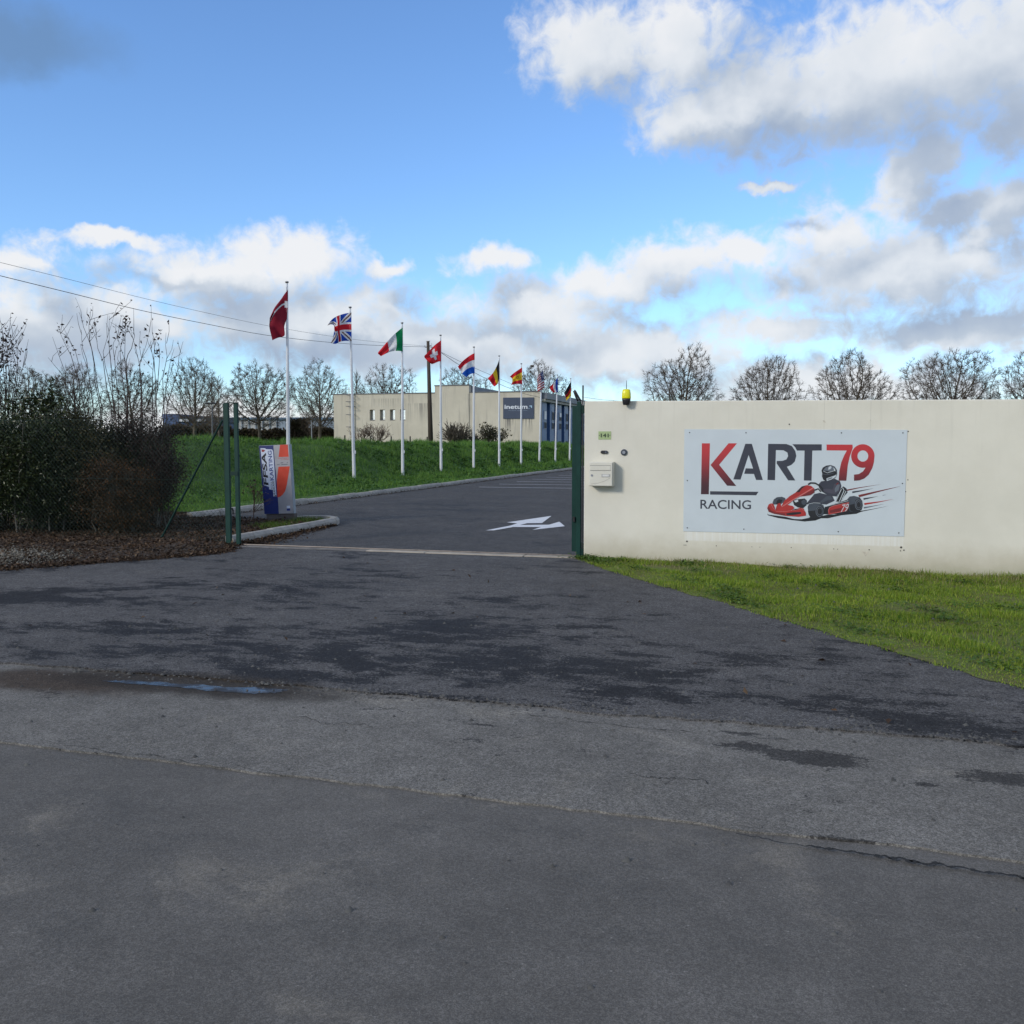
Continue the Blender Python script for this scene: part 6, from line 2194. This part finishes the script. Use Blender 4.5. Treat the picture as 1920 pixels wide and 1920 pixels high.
whips('tall_shoot_shrub', W3, 17.2, 'bundle of bare shoots at the right end of the hedge', 93, ((Zw(1780, 470)[0], Zw(1780, 470)[1], 14, 5), (Zw(1780, 620)[0], Zw(1780, 620)[1], 12, 5), (Zw(1660, 370)[0], Zw(1660, 370)[1], 6, 3), (Zw(1580, 900)[0], Zw(1580, 900)[1], 14, 8)))
W4 = [[Zw(60, 1100), Zw(40, 800), Zw(30, 560), Zw(40, 380)], [Zw(100, 1100), Zw(100, 800), Zw(90, 560), Zw(95, 390)], [Zw(140, 1100), Zw(190, 800), Zw(140, 600), Zw(150, 440)], [Zw(160, 1100), Zw(200, 800), Zw(190, 560), Zw(240, 440)],
      [Zw(180, 1100), Zw(230, 850), Zw(310, 590)], [Zw(10, 1100), Zw(-20, 700), Zw(0, 350)], [Zw(60, 1100), Zw(70, 700), Zw(110, 500)]]
whips('tall_shoot_shrub', W4, 16.9, 'leafy dark shoots above the hedge at the left edge', 94, ((Zw(60, 420)[0], Zw(60, 420)[1], 26, 7), (Zw(110, 560)[0], Zw(110, 560)[1], 34, 9), (Zw(170, 600)[0], Zw(170, 600)[1], 20, 7), (Zw(30, 680)[0], Zw(30, 680)[1], 24, 9)), 16)

# small forked trunk at the hedge end
fk = thing('forked_bush', hp(293, 965, 19.0, 0.08), 'small forked trunk with purple leaves at the end of the hedge', 'shrub', 'shrubs of the hedge')
q = [depth(x, y, 19.0) for x, y in ((294, 972), (292, 955), (286, 935), (278, 910), (300, 925), (308, 905))]
tubes('stems', [q[0], q[1], q[2], q[1], q[4]], [q[1], q[2], q[3], q[4], q[5]], [.05, .045, .03, .035, .025], [.045, .03, .018, .025, .012], M_STEM, fk, 7)
r = np.random.default_rng(95)
P = np.array([tuple(depth(295 + r.normal(0, 16), 885 + r.normal(0, 34), 19.0 + r.normal(0, .3))) for _ in range(3200)])
leaves('foliage', P, r.uniform(.03, .07, len(P)), M_PURPLE, fk, 96, 0.1, 0.5)


def small_bush(name, px, py_top, D, base_z, W, n, label, mat, seed, leafn=0, leafmat=None, tip=0.012, lsz=1.0):
    tp = depth(px, py_top, D)
    r = np.random.default_rng(seed)
    H = tp.z - base_z
    root = thing(name, Vector((tp.x, tp.y, base_z)), label, 'shrub', 'bare shrubs')
    b0 = np.array([tp.x, tp.y, base_z])
    A, B, ra, rb, tips = [], [], [], [], []

    def grow(p, d, L, rad, k):
        q_ = p + d * L
        A.append(p); B.append(q_); ra.append(rad); rb.append(rad * .7)
        if k == 0:
            tips.append(q_)
            return
        for _ in range(3 if k > 1 else 2):
            d2 = d + r.normal(0, .38, 3)
            d2[2] = abs(d2[2]) * .8 + .2
            d2 /= np.linalg.norm(d2)
            grow(q_, d2, L * r.uniform(.6, .85), rad * .65, k - 1)
    for _ in range(n):
        a = r.uniform(0, 6.28)
        sp = r.uniform(.1, 1.0) * W / H
        d = np.array([math.cos(a) * sp, math.sin(a) * sp, 1.0])
        d /= np.linalg.norm(d)
        grow(b0 + np.array([math.cos(a), math.sin(a), 0]) * W * .08, d, H * .36 * r.uniform(.7, 1.05), tip * 3, 3)
    tubes('branches', A, B, np.maximum(ra, tip), np.maximum(rb, tip * .8), mat, root, 3)
    if leafn:
        T = np.array(tips)
        P = T[r.integers(0, len(T), leafn)] + r.normal(0, .12 * lsz, (leafn, 3))
        leaves('foliage', P, r.uniform(.08, .2, leafn) * lsz, leafmat, root, seed, .2, .5)
    return root


M_RUSTTWIG = plain('russet_twig', (0.13, 0.095, 0.075), 0.9, var=0.2)
M_GREYTWIG = plain('grey_twig', (0.085, 0.072, 0.055), 0.9, var=0.2)
small_bush('bare_shrub', 705, 790, 66, 1.0, 1.3, 12, 'reddish bare shrub below the four windows', M_RUSTTWIG, 101, tip=.012)
small_bush('bare_shrub', 677, 799, 66, 1.0, 0.6, 7, 'small reddish bare shrub beside the roof ladder', M_RUSTTWIG, 102, tip=.012)
small_bush('bare_shrub', 855, 789, 64, 1.0, 1.5, 26, 'wide grey bare shrub between fourth and fifth flagpoles', M_GREYTWIG, 103, tip=.018)
small_bush('bare_shrub', 884, 806, 64, 1.0, 0.9, 16, 'low dark shrub at the foot of the fifth flagpole', M_GREYTWIG, 104, tip=.018)
small_bush('evergreen_bush', 922, 799, 64, 1.0, 0.9, 14, 'leafy dark bush left of the building sign', M_GREYTWIG, 105, 900, M_MIXED, tip=.015)
small_bush('dry_weed_plant', 474, 897, 17.2, 0.1, 0.03, 3, 'dry thin stemmed plant just left of the totem', M_SHOOT, 106, 60, M_PURPLE, tip=.0032, lsz=0.35)
small_bush('wall_weed', 1866, 1060, 11.55, 0.05, 0.1, 4, 'single dry weed against the wall at far right', M_SHOOT, 107, 0, None, tip=.0028)
